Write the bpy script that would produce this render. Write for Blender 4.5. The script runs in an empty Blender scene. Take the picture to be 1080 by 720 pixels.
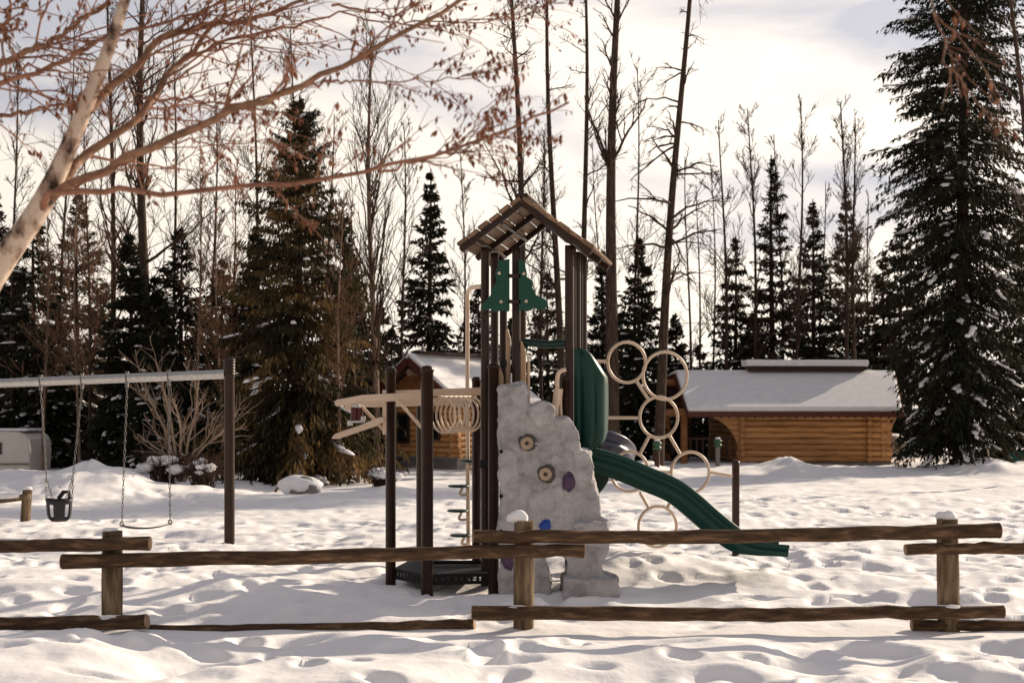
import bpy, math, random
import numpy as np
from mathutils import Vector, Matrix

RAD = math.radians
random.seed(11)
C = bpy.context.scene.collection
SC = bpy.context.scene
# ------------------------------------------------------------------ camera
F, HY, CX, CH = 1500.0, 435.0, 540.0, 1.6      # 50 mm lens on 36 mm film, 1080 px wide; eye 1.6 m above the snow


def P(px, py, Y):
    """Point at distance Y in front of the camera that the photograph shows at (px, py)."""
    return Vector(((px - CX) / F * Y, Y, CH + (HY - py) / F * Y))


cam_data = bpy.data.cameras.new('camera')
cam_data.lens = 50.0
cam_data.sensor_width = 36.0
cam_data.shift_y = 75.0 / 1080.0
cam_data.clip_start = 0.1
cam_data.clip_end = 3000.0
cam_data.dof.use_dof = True
cam_data.dof.focus_distance = 12.4
cam_data.dof.aperture_fstop = 4.5
cam = bpy.data.objects.new('camera', cam_data)
cam.location = (0, 0, CH)
cam.rotation_euler = (RAD(90), 0, 0)
C.objects.link(cam)
SC.camera = cam

# ------------------------------------------------------------------ sky, sun, exposure
SUN_AZ, SUN_EL = RAD(49), RAD(21.5)               # azimuth to the right of the view direction
SUN_DIR = Vector((math.sin(SUN_AZ) * math.cos(SUN_EL), math.cos(SUN_AZ) * math.cos(SUN_EL), math.sin(SUN_EL)))
W = bpy.data.worlds.new('World')
SC.world = W
W.use_nodes = True
nt = W.node_tree
nt.nodes.clear()


def nd(tree, typ, **kw):
    n = tree.nodes.new(typ)
    for k, v in kw.items():
        setattr(n, k, v)
    return n


def mth(tree, op, a, b=None, clamp=False):
    n = tree.nodes.new('ShaderNodeMath')
    n.operation = op
    n.use_clamp = clamp
    for i, v in enumerate((a, b)):
        if v is None:
            continue
        if isinstance(v, (int, float)):
            n.inputs[i].default_value = v
        else:
            tree.links.new(v, n.inputs[i])
    return n.outputs[0]


def mixc(tree, fac, a, b):
    n = tree.nodes.new('ShaderNodeMix')
    n.data_type = 'RGBA'
    for i, v in ((0, fac), (6, a), (7, b)):
        if isinstance(v, (int, float)):
            n.inputs[i].default_value = v
        elif isinstance(v, tuple):
            n.inputs[i].default_value = (*v, 1) if len(v) == 3 else v
        else:
            tree.links.new(v, n.inputs[i])
    return n.outputs[2]


out = nd(nt, 'ShaderNodeOutputWorld')
bg = nd(nt, 'ShaderNodeBackground')
bg.inputs['Strength'].default_value = 0.1
sky = nd(nt, 'ShaderNodeTexSky', sky_type='NISHITA')
sky.sun_disc = False
sky.sun_elevation = SUN_EL
sky.sun_rotation = SUN_AZ
sky.air_density = 1.0
sky.dust_density = 2.0
tc = nd(nt, 'ShaderNodeTexCoord')
mp = nd(nt, 'ShaderNodeMapping')
mp.inputs['Scale'].default_value = (3.4, 3.4, 11.0)
mp.inputs['Rotation'].default_value = (0, RAD(-9), 0)
mp.inputs['Location'].default_value = (12 * 1.7, 12 * 0.9, 12 * 0.37)
nt.links.new(tc.outputs['Generated'], mp.inputs['Vector'])
nz = nd(nt, 'ShaderNodeTexNoise')
nz.inputs['Scale'].default_value = 1.3
nz.inputs['Detail'].default_value = 6.0
nz.inputs['Roughness'].default_value = 0.5
nz.inputs['Distortion'].default_value = 0.4
nt.links.new(mp.outputs['Vector'], nz.inputs['Vector'])
rp = nd(nt, 'ShaderNodeValToRGB')
rp.color_ramp.elements[0].position = 0.31
rp.color_ramp.elements[0].color = (0, 0, 0, 1)
rp.color_ramp.elements[1].position = 0.53
rp.color_ramp.elements[1].color = (1, 1, 1, 1)
sz = nd(nt, 'ShaderNodeSeparateXYZ')
nt.links.new(tc.outputs['Generated'], sz.inputs[0])
nt.links.new(mth(nt, 'ADD', nz.outputs['Fac'], mth(nt, 'MULTIPLY', mth(nt, 'SUBTRACT', 0.17, sz.outputs['Z']), 0.9)), rp.inputs['Fac'])
# clouds are brightest towards the sun
dt = nd(nt, 'ShaderNodeVectorMath', operation='DOT_PRODUCT')
nt.links.new(tc.outputs['Generated'], dt.inputs[0])
dt.inputs[1].default_value = SUN_DIR
glow = mth(nt, 'POWER', mth(nt, 'MAXIMUM', mth(nt, 'MULTIPLY', mth(nt, 'ADD', dt.outputs['Value'], 1.0), 0.5), 0.0), 1.6)
SKY_LO, SKY_HI = 4.5, 4.6
sx = nd(nt, 'ShaderNodeSeparateXYZ')
nt.links.new(tc.outputs['Generated'], sx.inputs[0])
mr = nd(nt, 'ShaderNodeMapRange', interpolation_type='SMOOTHSTEP')
for k_, v_ in (('From Min', 0.22), ('From Max', 0.65), ('To Min', 1.0), ('To Max', 0.66)):
    mr.inputs[k_].default_value = v_
nt.links.new(sx.outputs['Z'], mr.inputs['Value'])      # thin bright cloud low down, heavier cloud overhead
gain = mth(nt, 'MULTIPLY', mth(nt, 'ADD', mth(nt, 'MULTIPLY', glow, SKY_HI), SKY_LO), mr.outputs['Result'])
ccol = mixc(nt, rp.outputs['Color'], (0.56, 0.55, 0.595), (1.08, 0.96, 0.83))
cl = nd(nt, 'ShaderNodeVectorMath', operation='SCALE')
nt.links.new(ccol, cl.inputs[0])
nt.links.new(gain, cl.inputs['Scale'])
fin = mixc(nt, 0.94, sky.outputs['Color'], cl.outputs['Vector'])
nt.links.new(fin, bg.inputs['Color'])
nt.links.new(bg.outputs['Background'], out.inputs['Surface'])

sl = bpy.data.lights.new('sun', 'SUN')
sl.energy = 4.7
sl.angle = RAD(0.6)
sl.color = (1.0, 0.845, 0.65)
so = bpy.data.objects.new('sun', sl)
so.rotation_euler = (-SUN_DIR).to_track_quat('-Z', 'Y').to_euler()
so.location = SUN_DIR * 60
C.objects.link(so)

SC.render.engine = 'CYCLES'
SC.view_settings.view_transform = 'Standard'
SC.view_settings.look = 'None'
SC.view_settings.gamma = 1.0
SC.view_settings.exposure = 0.52
SC.cycles.use_denoising = True
SC.cycles.max_bounces = 6
SC.cycles.diffuse_bounces = 4
SC.cycles.use_adaptive_sampling = True

# ------------------------------------------------------------------ materials


def mat(name, c1, c2=None, c3=None, rough=0.6, scale=(1, 1, 1), noise=5.0, detail=5.0, bump=0.0, bscale=None, metal=0.0,
        spec=0.3, transl=0.0, lo=0.35, hi=0.65, island=0.0):
    m = bpy.data.materials.new(name)
    m.use_nodes = True
    t = m.node_tree
    b = t.nodes['Principled BSDF']
    b.inputs['Roughness'].default_value = rough
    b.inputs['Metallic'].default_value = metal
    b.inputs['Specular IOR Level'].default_value = spec
    c2 = c2 or tuple(x * 0.75 for x in c1)
    co = nd(t, 'ShaderNodeTexCoord')
    ma = nd(t, 'ShaderNodeMapping')
    ma.inputs['Scale'].default_value = scale
    t.links.new(co.outputs['Object'], ma.inputs['Vector'])
    n = nd(t, 'ShaderNodeTexNoise')
    n.inputs['Scale'].default_value = noise
    n.inputs['Detail'].default_value = detail
    n.inputs['Roughness'].default_value = 0.6
    t.links.new(ma.outputs['Vector'], n.inputs['Vector'])
    r = nd(t, 'ShaderNodeValToRGB')
    e = r.color_ramp.elements
    e[0].position, e[1].position = lo, hi
    e[0].color = (*c1, 1)
    e[1].color = (*c2, 1)
    if c3:
        x = e.new((lo + hi) / 2)
        x.color = (*c3, 1)
    t.links.new(n.outputs['Fac'], r.inputs['Fac'])
    col = r.outputs['Color']
    if island:
        g = nd(t, 'ShaderNodeNewGeometry')
        k = mth(t, 'ADD', mth(t, 'MULTIPLY', g.outputs['Random Per Island'], 2 * island), 1.0 - island)
        sc = nd(t, 'ShaderNodeVectorMath', operation='SCALE')
        t.links.new(col, sc.inputs[0])
        t.links.new(k, sc.inputs['Scale'])
        col = sc.outputs['Vector']
    t.links.new(col, b.inputs['Base Color'])
    if bump:
        bp = nd(t, 'ShaderNodeBump')
        bp.inputs['Strength'].default_value = bump
        bp.inputs['Distance'].default_value = 0.02
        if bscale:
            n2 = nd(t, 'ShaderNodeTexNoise')
            n2.inputs['Scale'].default_value = bscale
            n2.inputs['Detail'].default_value = 6.0
            t.links.new(ma.outputs['Vector'], n2.inputs['Vector'])
            t.links.new(n2.outputs['Fac'], bp.inputs['Height'])
        else:
            t.links.new(n.outputs['Fac'], bp.inputs['Height'])
        t.links.new(bp.outputs['Normal'], b.inputs['Normal'])
    if transl:
        tr = nd(t, 'ShaderNodeBsdfTranslucent')
        t.links.new(col, tr.inputs['Color'])
        mx = nd(t, 'ShaderNodeMixShader')
        mx.inputs['Fac'].default_value = transl
        t.links.new(b.outputs['BSDF'], mx.inputs[1])
        t.links.new(tr.outputs['BSDF'], mx.inputs[2])
        t.links.new(mx.outputs['Shader'], t.nodes['Material Output'].inputs['Surface'])
    return m


M = {}
M['snow'] = mat('snow', (0.86, 0.83, 0.83), (0.80, 0.775, 0.78), rough=0.7, noise=1.2, bump=0.42, bscale=11.0, spec=0.15)
M['snow_fluffy'] = mat('snow_fluffy', (0.86, 0.84, 0.84), (0.78, 0.76, 0.77), rough=0.75, noise=4.0, bump=0.3, bscale=14.0, spec=0.1)
M['brown_steel'] = mat('brown_steel', (0.034, 0.0155, 0.009), (0.024, 0.011, 0.007), rough=0.38, noise=7, spec=0.22, bump=0.05)
M['black_steel'] = mat('black_steel', (0.010, 0.009, 0.009), (0.017, 0.015, 0.015), rough=0.6, noise=12, spec=0.15)
M['limb_bark'] = mat('limb_bark', (0.30, 0.165, 0.095), (0.13, 0.066, 0.038), (0.21, 0.11, 0.062), rough=0.7, scale=(2, 6, 6), noise=5, detail=8, bump=0.4)
M['tan_steel'] = mat('tan_steel', (0.64, 0.49, 0.365), (0.56, 0.42, 0.31), rough=0.42, noise=6, spec=0.4)
M['tan_panel'] = mat('tan_panel', (0.44, 0.29, 0.18), (0.36, 0.23, 0.14), rough=0.5, noise=5)
M['galvanised'] = mat('galvanised', (0.50, 0.48, 0.46), (0.40, 0.385, 0.37), rough=0.38, noise=18, metal=0.7, spec=0.5)
M['chain'] = mat('chain', (0.20, 0.185, 0.18), (0.12, 0.11, 0.105), rough=0.45, noise=30, metal=0.6)
M['rubber'] = mat('rubber', (0.018, 0.017, 0.018), (0.028, 0.026, 0.027), rough=0.55, noise=20)
M['green_plastic'] = mat('green_plastic', (0.003, 0.032, 0.024), (0.004, 0.038, 0.029), rough=0.38, noise=3, spec=0.25, bump=0.04)
M['green_board'] = mat('green_board', (0.005, 0.058, 0.036), (0.004, 0.046, 0.029), rough=0.5, noise=8)
M['dark_green_steel'] = mat('dark_green_steel', (0.006, 0.026, 0.019), (0.008, 0.032, 0.024), rough=0.4, noise=8)
M['navy_plastic'] = mat('navy_plastic', (0.010, 0.014, 0.040), (0.014, 0.018, 0.048), rough=0.3, noise=4, spec=0.5)
M['rock'] = mat('rock', (0.43, 0.41, 0.41), (0.27, 0.255, 0.255), (0.37, 0.35, 0.35), rough=0.85, noise=7.0, detail=9, bump=0.5, bscale=26, spec=0.15)
M['roof_plank'] = mat('roof_plank', (0.36, 0.225, 0.14), (0.22, 0.135, 0.085), (0.29, 0.18, 0.112), rough=0.6, scale=(6, 1, 6), noise=3.5, bump=0.2, island=0.25, transl=0.3)
M['hold_tan'] = mat('hold_tan', (0.42, 0.31, 0.22), rough=0.6, noise=20)
M['hold_dark'] = mat('hold_dark', (0.085, 0.07, 0.06), rough=0.7, noise=20)  # dark tone standing in for the shade inside a hold's hollow
M['hold_purple'] = mat('hold_purple', (0.085, 0.045, 0.095), rough=0.5, noise=20)
M['hold_blue'] = mat('hold_blue', (0.015, 0.06, 0.32), rough=0.4, noise=20)
M['red_plastic'] = mat('red_plastic', (0.085, 0.010, 0.010), (0.04, 0.007, 0.007), rough=0.35, noise=9)
M['fence_log'] = mat('fence_log', (0.040, 0.023, 0.014), (0.22, 0.130, 0.072), (0.080, 0.046, 0.026), rough=0.8, scale=(1.1, 6, 6), noise=4.2, detail=12, bump=1.0, spec=0.15, lo=0.32, hi=0.7)
M['fence_post'] = mat('fence_post', (0.060, 0.042, 0.026), (0.27, 0.200, 0.130), (0.145, 0.098, 0.058), rough=0.8, scale=(3.5, 3.5, 0.6), noise=4.4, detail=9, bump=0.9, spec=0.12, lo=0.34, hi=0.68)
M['cut_end'] = mat('cut_end', (0.34, 0.225, 0.14), (0.22, 0.14, 0.085), rough=0.8, noise=14, bump=0.3)
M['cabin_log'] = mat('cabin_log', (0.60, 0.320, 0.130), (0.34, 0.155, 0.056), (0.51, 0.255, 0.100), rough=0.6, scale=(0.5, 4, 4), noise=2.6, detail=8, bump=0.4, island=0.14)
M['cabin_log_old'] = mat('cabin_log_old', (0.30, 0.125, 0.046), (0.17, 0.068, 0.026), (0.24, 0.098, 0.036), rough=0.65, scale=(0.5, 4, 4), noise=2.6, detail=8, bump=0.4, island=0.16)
M['cabin_log_end'] = mat('cabin_log_end', (0.56, 0.28, 0.12), (0.40, 0.18, 0.07), rough=0.7, noise=9, island=0.12)
M['red_trim'] = mat('red_trim', (0.105, 0.026, 0.018), (0.075, 0.019, 0.014), rough=0.55, noise=6)
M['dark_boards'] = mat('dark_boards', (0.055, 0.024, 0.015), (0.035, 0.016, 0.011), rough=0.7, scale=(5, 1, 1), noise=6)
M['concrete'] = mat('concrete', (0.24, 0.22, 0.21), (0.17, 0.155, 0.15), rough=0.9, noise=4, bump=0.3)
M['dark_glass'] = mat('dark_glass', (0.012, 0.012, 0.014), rough=0.12, noise=2, spec=0.5)
M['trailer_skin'] = mat('trailer_skin', (0.68, 0.62, 0.55), (0.60, 0.545, 0.48), rough=0.4, noise=2)
M['bin_green'] = mat('bin_green', (0.010, 0.10, 0.075), rough=0.5, noise=4)
M['cap_green'] = mat('cap_green', (0.05, 0.12, 0.06), rough=0.5, noise=8)
M['post_grey'] = mat('post_grey', (0.26, 0.23, 0.20), (0.19, 0.165, 0.14), rough=0.6, noise=12)
M['stake'] = mat('stake', (0.38, 0.17, 0.10), rough=0.6, noise=10)
M['bark_dark'] = mat('bark_dark', (0.034, 0.023, 0.017), (0.085, 0.058, 0.042), (0.054, 0.036, 0.027), rough=0.9, scale=(5, 5, 1.2), noise=3.0, detail=8, bump=0.8, spec=0.1)
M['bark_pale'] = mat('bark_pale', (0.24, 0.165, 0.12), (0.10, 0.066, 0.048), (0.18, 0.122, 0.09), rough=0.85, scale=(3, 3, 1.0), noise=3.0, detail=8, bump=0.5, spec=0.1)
M['bark_birch'] = mat('bark_birch', (0.05, 0.028, 0.019), (0.54, 0.42, 0.33), (0.30, 0.20, 0.145), rough=0.7, scale=(4, 4, 2.6), noise=3.6, detail=9, bump=0.5, spec=0.2, lo=0.37, hi=0.54)
M['shrub_bark'] = mat('shrub_bark', (0.40, 0.29, 0.21), (0.22, 0.15, 0.105), rough=0.8, noise=5)
M['twig_red'] = mat('twig_red', (0.30, 0.138, 0.082), (0.16, 0.068, 0.040), rough=0.7, noise=9, spec=0.25)
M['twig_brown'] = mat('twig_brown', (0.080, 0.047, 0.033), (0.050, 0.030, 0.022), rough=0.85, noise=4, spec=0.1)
M['twig_tan'] = mat('twig_tan', (0.16, 0.088, 0.050), (0.085, 0.048, 0.030), rough=0.85, noise=4, spec=0.1)  # twig brown lightened to tan, sunlight put into the colour
M['catkin'] = mat('catkin', (0.32, 0.135, 0.068), (0.20, 0.075, 0.040), rough=0.7, noise=6, transl=0.4, island=0.35)
M['spruce'] = mat('spruce', (0.012, 0.015, 0.009), (0.032, 0.028, 0.015), (0.020, 0.021, 0.011), rough=0.75, noise=0.9, spec=0.12, transl=0.22, island=0.35)
M['spruce_brown'] = mat('spruce_brown', (0.050, 0.040, 0.023), (0.100, 0.068, 0.038), (0.072, 0.053, 0.030), rough=0.75, noise=0.9, spec=0.12, transl=0.25, island=0.35)
M['cedar'] = mat('cedar', (0.016, 0.017, 0.009), (0.20, 0.118, 0.048), (0.045, 0.036, 0.016), rough=0.75, noise=0.8, spec=0.1, transl=0.3, island=0.4)

# ------------------------------------------------------------------ mesh helpers


class MB:
    def __init__(s, X=None):
        s.V, s.Q, s.n, s.X = [], [], 0, X      # vertex arrays, (faces, smooth) lists

    def add(s, v, faces, smooth=False):
        v = np.asarray(v, dtype=float).reshape(-1, 3)
        if s.X is not None:
            A = np.array(s.X)
            v = v @ A[:3, :3].T + A[:3, 3]
        s.V.append(v)
        if isinstance(faces, np.ndarray):
            s.Q.append((faces + s.n, smooth))
        else:
            by = {}
            for f in faces:
                by.setdefault(len(f), []).append(f)
            for k, fl in by.items():
                s.Q.append((np.array(fl, dtype=int) + s.n, smooth))
        s.n += len(v)

    def box(s, c, size, rot=None):
        c = Vector(c)
        hx, hy, hz = [x / 2 for x in size]
        vs = [Vector((x * hx, y * hy, z * hz)) for x in (-1, 1) for y in (-1, 1) for z in (-1, 1)]
        if rot is not None:
            vs = [rot @ v for v in vs]
        s.add([c + v for v in vs], [(0, 1, 3, 2), (4, 6, 7, 5), (0, 4, 5, 1), (2, 3, 7, 6), (0, 2, 6, 4), (1, 5, 7, 3)])

    def beam(s, a, b, w, h, up=(0, 0, 1)):
        a, b = Vector(a), Vector(b)
        d = (b - a)
        L = d.length
        d.normalize()
        sd = d.cross(Vector(up)).normalized()
        u = sd.cross(d)
        rot = Matrix((d, sd, u)).transposed()
        s.box((a + b) / 2, (L, w, h), rot)

    def tube(s, pts, r, n=8, cap=True):
        pts = [Vector(p) for p in pts]
        K = len(pts)
        rr = [r] * K if isinstance(r, (int, float)) else list(r)
        tg = []
        for i in range(K):
            t = pts[min(i + 1, K - 1)] - pts[max(i - 1, 0)]
            tg.append(t.normalized() if t.length > 1e-9 else Vector((0, 0, 1)))
        ref = Vector((0, 0, 1)) if abs(tg[0].z) < 0.9 else Vector((1, 0, 0))
        u = tg[0].cross(ref).normalized()
        vs = []
        for i in range(K):
            u = (u - tg[i] * u.dot(tg[i])).normalized()
            w = tg[i].cross(u)
            for k in range(n):
                a = 2 * math.pi * k / n
                vs.append(pts[i] + (u * math.cos(a) + w * math.sin(a)) * rr[i])
        fs = [(i * n + k, i * n + (k + 1) % n, (i + 1) * n + (k + 1) % n, (i + 1) * n + k) for i in range(K - 1) for k in range(n)]
        s.add(vs, fs, True)
        if cap:
            s.add(vs[:n], [tuple(range(n - 1, -1, -1))])
            s.add(vs[-n:], [tuple(range(n))])

    def ring(s, c, R, r, normal, n=28, m=7, sx=1.0):
        c, nn = Vector(c), Vector(normal).normalized()
        u = nn.cross(Vector((0, 0, 1)))
        u = u.normalized() if u.length > 1e-6 else Vector((1, 0, 0))
        w = u.cross(nn)
        vs, fs = [], []
        for i in range(n):
            a = 2 * math.pi * i / n
            d = u * math.cos(a) * sx + w * math.sin(a)
            for k in range(m):
                b = 2 * math.pi * k / m
                vs.append(c + d * R + (d * math.cos(b) + nn * math.sin(b)) * r)
        for i in range(n):
            for k in range(m):
                j = (i + 1) % n
                l = (k + 1) % m
                fs.append((i * m + k, i * m + l, j * m + l, j * m + k))
        s.add(vs, fs, True)

    def prism(s, poly, ext):
        poly = [Vector(p) for p in poly]
        ext = Vector(ext)
        n = len(poly)
        nrm = Vector((0, 0, 0))
        for i in range(n):
            nrm += poly[i].cross(poly[(i + 1) % n])
        if nrm.dot(ext) > 0:
            poly = poly[::-1]
        vs = poly + [p + ext for p in poly]
        fs = [tuple(range(n)), tuple(range(2 * n - 1, n - 1, -1))] + [(i, i + n, (i + 1) % n + n, (i + 1) % n) for i in range(n)]
        s.add(vs, fs)

    def lathe(s, c, prof, n=16, smooth=True):
        c = Vector(c)
        vs = [c + Vector((r * math.cos(2 * math.pi * k / n), r * math.sin(2 * math.pi * k / n), z)) for r, z in prof for k in range(n)]
        fs = [(i * n + k, i * n + (k + 1) % n, (i + 1) * n + (k + 1) % n, (i + 1) * n + k) for i in range(len(prof) - 1) for k in range(n)]
        s.add(vs, fs, smooth)

    def blob(s, c, r, seed=0, n=14, amp=0.15, flat=None):
        rg = np.random.default_rng(seed)
        ph = rg.uniform(0, 6.28, (6,))
        vs, fs = [], []
        m = n // 2 + 1
        for i in range(m + 1):
            th = math.pi * i / m
            for k in range(n):
                a = 2 * math.pi * k / n
                d = Vector((math.sin(th) * math.cos(a), math.sin(th) * math.sin(a), math.cos(th)))
                q = 1 + amp * (math.sin(3 * d.x + ph[0]) * math.sin(3.3 * d.y + ph[1]) + 0.6 * math.sin(6 * d.y + ph[2]) * math.sin(5 * d.z + ph[3] + 2 * d.x))
                z = d.z * r[2] * q
                if flat is not None:
                    z = max(z, flat * r[2])
                vs.append(Vector(c) + Vector((d.x * r[0] * q, d.y * r[1] * q, z)))
        for i in range(m):
            for k in range(n):
                fs.append((i * n + k, (i + 1) * n + k, (i + 1) * n + (k + 1) % n, i * n + (k + 1) % n))
        s.add(vs, fs, True)

    def build(s, name, material, parent=None, bevel=0.0):
        me = bpy.data.meshes.new(name)
        o = bpy.data.objects.new(name, me)
        V = np.concatenate(s.V)
        off = Vector((0, 0, 0))
        q = parent
        while q is not None:
            off += q.location
            q = q.parent
        V = V - np.array(off)
        me.vertices.add(len(V))
        me.vertices.foreach_set('co', V.ravel())
        tot = np.concatenate([np.full(len(f), f.shape[1], dtype=np.int32) for f, _ in s.Q])
        lp = np.concatenate([f.ravel() for f, _ in s.Q]).astype(np.int32)
        sm = np.concatenate([np.full(len(f), g, dtype=bool) for f, g in s.Q])
        me.loops.add(len(lp))
        me.loops.foreach_set('vertex_index', lp)
        me.polygons.add(len(tot))
        st = np.zeros(len(tot), dtype=np.int32)
        st[1:] = np.cumsum(tot)[:-1]
        me.polygons.foreach_set('loop_start', st)
        me.polygons.foreach_set('loop_total', tot)
        me.polygons.foreach_set('use_smooth', sm)
        me.update(calc_edges=True)
        me.materials.append(material)
        C.objects.link(o)
        if parent is not None:
            o.parent = parent
        if bevel:
            b = o.modifiers.new('bevel', 'BEVEL')
            b.width = bevel
            b.segments = 2
            b.limit_method = 'ANGLE'
        return o


def tag(o, label=None, cat=None, group=None, kind=None):
    for k, v in (('label', label), ('category', cat), ('group', group), ('kind', kind)):
        if v:
            o[k] = v
    return o


def thing(name, loc, label, cat, group=None):
    o = bpy.data.objects.new(name, None)
    o.empty_display_size = 0.2
    o.location = loc
    C.objects.link(o)
    return tag(o, label, cat, group)


def smooth_path(pts, n):
    """Catmull-Rom through 3D points, n samples."""
    p = np.array([tuple(q) for q in pts], float)
    p = np.vstack([2 * p[0] - p[1], p, 2 * p[-1] - p[-2]])
    out_ = []
    segs = len(p) - 3
    for t in np.linspace(0, segs - 1e-6, n):
        i = int(t)
        u = t - i
        a, b, c, d = p[i:i + 4]
        out_.append(0.5 * ((2 * b) + (-a + c) * u + (2 * a - 5 * b + 4 * c - d) * u * u + (-a + 3 * b - 3 * c + d) * u ** 3))
    return np.array(out_)


def many_tubes(mb, pts, rad, n):
    """A batch of branches: pts (B,K,3), rad (B,K), n sides."""
    B, K, _ = pts.shape
    t = np.gradient(pts, axis=1)
    t /= np.linalg.norm(t, axis=2, keepdims=True) + 1e-9
    mean = t.mean(axis=1)
    ref = np.where((np.abs(mean[:, 2]) > 0.75)[:, None], np.array([[1.0, 0.15, 0]]), np.array([[0, 0.1, 1.0]]))[:, None, :]
    u = np.cross(t, np.broadcast_to(ref, t.shape))
    u /= np.linalg.norm(u, axis=2, keepdims=True) + 1e-9
    w = np.cross(t, u)
    a = np.arange(n) * 2 * np.pi / n
    v = pts[:, :, None, :] + rad[:, :, None, None] * (u[:, :, None, :] * np.cos(a)[None, None, :, None] + w[:, :, None, :] * np.sin(a)[None, None, :, None])
    idx = np.arange(B * K * n).reshape(B, K, n)
    nx = np.roll(idx, -1, axis=2)
    f = np.stack([idx[:, :-1], nx[:, :-1], nx[:, 1:], idx[:, 1:]], axis=-1).reshape(-1, 4)
    mb.add(v.reshape(-1, 3), f, True)


def norm(a):
    return a / (np.linalg.norm(a, axis=-1, keepdims=True) + 1e-9)


# lattice noise for shapes
_T = np.random.default_rng(5).uniform(-1, 1, (256, 256))


def vnoise(x, y):
    xi, yi = np.floor(x).astype(int), np.floor(y).astype(int)
    fx, fy = x - xi, y - yi
    fx, fy = fx * fx * fx * (fx * (fx * 6 - 15) + 10), fy * fy * fy * (fy * (fy * 6 - 15) + 10)
    g = lambda a, b: _T[a & 255, b & 255]
    return (g(xi, yi) * (1 - fx) * (1 - fy) + g(xi + 1, yi) * fx * (1 - fy) + g(xi, yi + 1) * (1 - fx) * fy + g(xi + 1, yi + 1) * fx * fy)


def rotn(x, y, s, a, ox=0.0):
    c, d = math.cos(a), math.sin(a)
    return vnoise((x * c - y * d) / s + ox, (x * d + y * c) / s + ox * 1.7)


def sstep(a, b, x):
    t = np.clip((x - a) / (b - a), 0, 1)
    return t * t * (3 - 2 * t)
# ------------------------------------------------------------------ snow ground, one sheet to the horizon


def bank_left(x):
    px = [-260, -100, 0, 35, 85, 120, 160, 200, 235, 262, 300, 350, 400, 440, 500, 600, 660, 700]
    ty = [500, 496, 495, 498, 489, 495, 506, 510, 511, 517, 518, 519, 512, 514, 514, 517, 522, 526]
    return np.interp(x, [(p - CX) / F * 27.3 for p in px], [CH - (t - HY) / F * 27.3 for t in ty])


def bank_right(x):
    px = [540, 640, 690, 720, 760, 800, 818, 832, 850, 880, 910, 940, 985, 1010, 1040, 1062, 1080, 1200, 1500]
    ty = [497, 490, 488, 496, 494, 493, 488, 484, 489, 493, 495, 496, 496, 491, 481, 487, 490, 486, 488]
    return np.interp(x, [(p - CX) / F * 38.0 for p in px], [CH - (t - HY) / F * 38.0 for t in ty])


# trodden hollows: boot prints and soft pits, stamped on a raster first
GX0, GX1, GY0, GY1, GR = -17.0, 17.0, 6.5, 27.5, 0.04
_nx, _ny = int((GX1 - GX0) / GR) + 1, int((GY1 - GY0) / GR) + 1
PITS = np.zeros((_ny, _nx))
_pr = np.random.default_rng(31)


def pit(cx, cy, ra, rb, ang, depth):
    m = max(ra, rb) * 1.9
    i0, i1 = int((cx - m - GX0) / GR), int((cx + m - GX0) / GR) + 2
    j0, j1 = int((cy - m - GY0) / GR), int((cy + m - GY0) / GR) + 2
    if i0 < 0 or j0 < 0 or i1 >= _nx or j1 >= _ny:
        return
    gx, gy = np.meshgrid(GX0 + np.arange(i0, i1) * GR - cx, GY0 + np.arange(j0, j1) * GR - cy)
    c, d = math.cos(ang), math.sin(ang)
    r = np.sqrt(((gx * c + gy * d) / ra) ** 2 + ((-gx * d + gy * c) / rb) ** 2)
    h = -depth * (1 - sstep(0.45, 1.0, r)) + 0.22 * depth * np.exp(-((r - 1.2) / 0.22) ** 2)
    PITS[j0:j1, i0:i1] = np.where(h < 0, np.minimum(PITS[j0:j1, i0:i1], h), PITS[j0:j1, i0:i1] + h * 0.6)


for _ in range(330):                              # soft half-filled pits near the fence
    pit(_pr.uniform(-9, 9), _pr.uniform(7, 12.6), _pr.uniform(0.10, 0.42), _pr.uniform(0.08, 0.24), _pr.uniform(-0.6, 0.6), _pr.uniform(0.025, 0.085))
for _ in range(60):                               # lines of boot prints crossing the playground
    x, y, a = _pr.uniform(-11, 11), _pr.uniform(12.5, 24), _pr.uniform(0, 6.28)
    for k in range(_pr.integers(8, 22)):
        a += _pr.normal() * 0.12
        x, y = x + 0.46 * math.cos(a), y + 0.46 * math.sin(a)
        o_ = 0.11 * (1 if k % 2 else -1)
        pit(x - o_ * math.sin(a), y + o_ * math.cos(a), _pr.uniform(0.15, 0.22), _pr.uniform(0.09, 0.13), a, _pr.uniform(0.03, 0.08))
for _ in range(700):
    pit(_pr.uniform(-13, 13), _pr.uniform(12.3, 26), _pr.uniform(0.10, 0.26), _pr.uniform(0.08, 0.18), _pr.uniform(0, 3.14), _pr.uniform(0.025, 0.08))


def pits(x, y):
    fx, fy = np.clip((x - GX0) / GR, 0, _nx - 1.001), np.clip((y - GY0) / GR, 0, _ny - 1.001)
    i, j = fx.astype(int), fy.astype(int)
    u, v = fx - i, fy - j
    return (PITS[j, i] * (1 - u) + PITS[j, i + 1] * u) * (1 - v) + (PITS[j + 1, i] * (1 - u) + PITS[j + 1, i + 1] * u) * v


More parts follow.
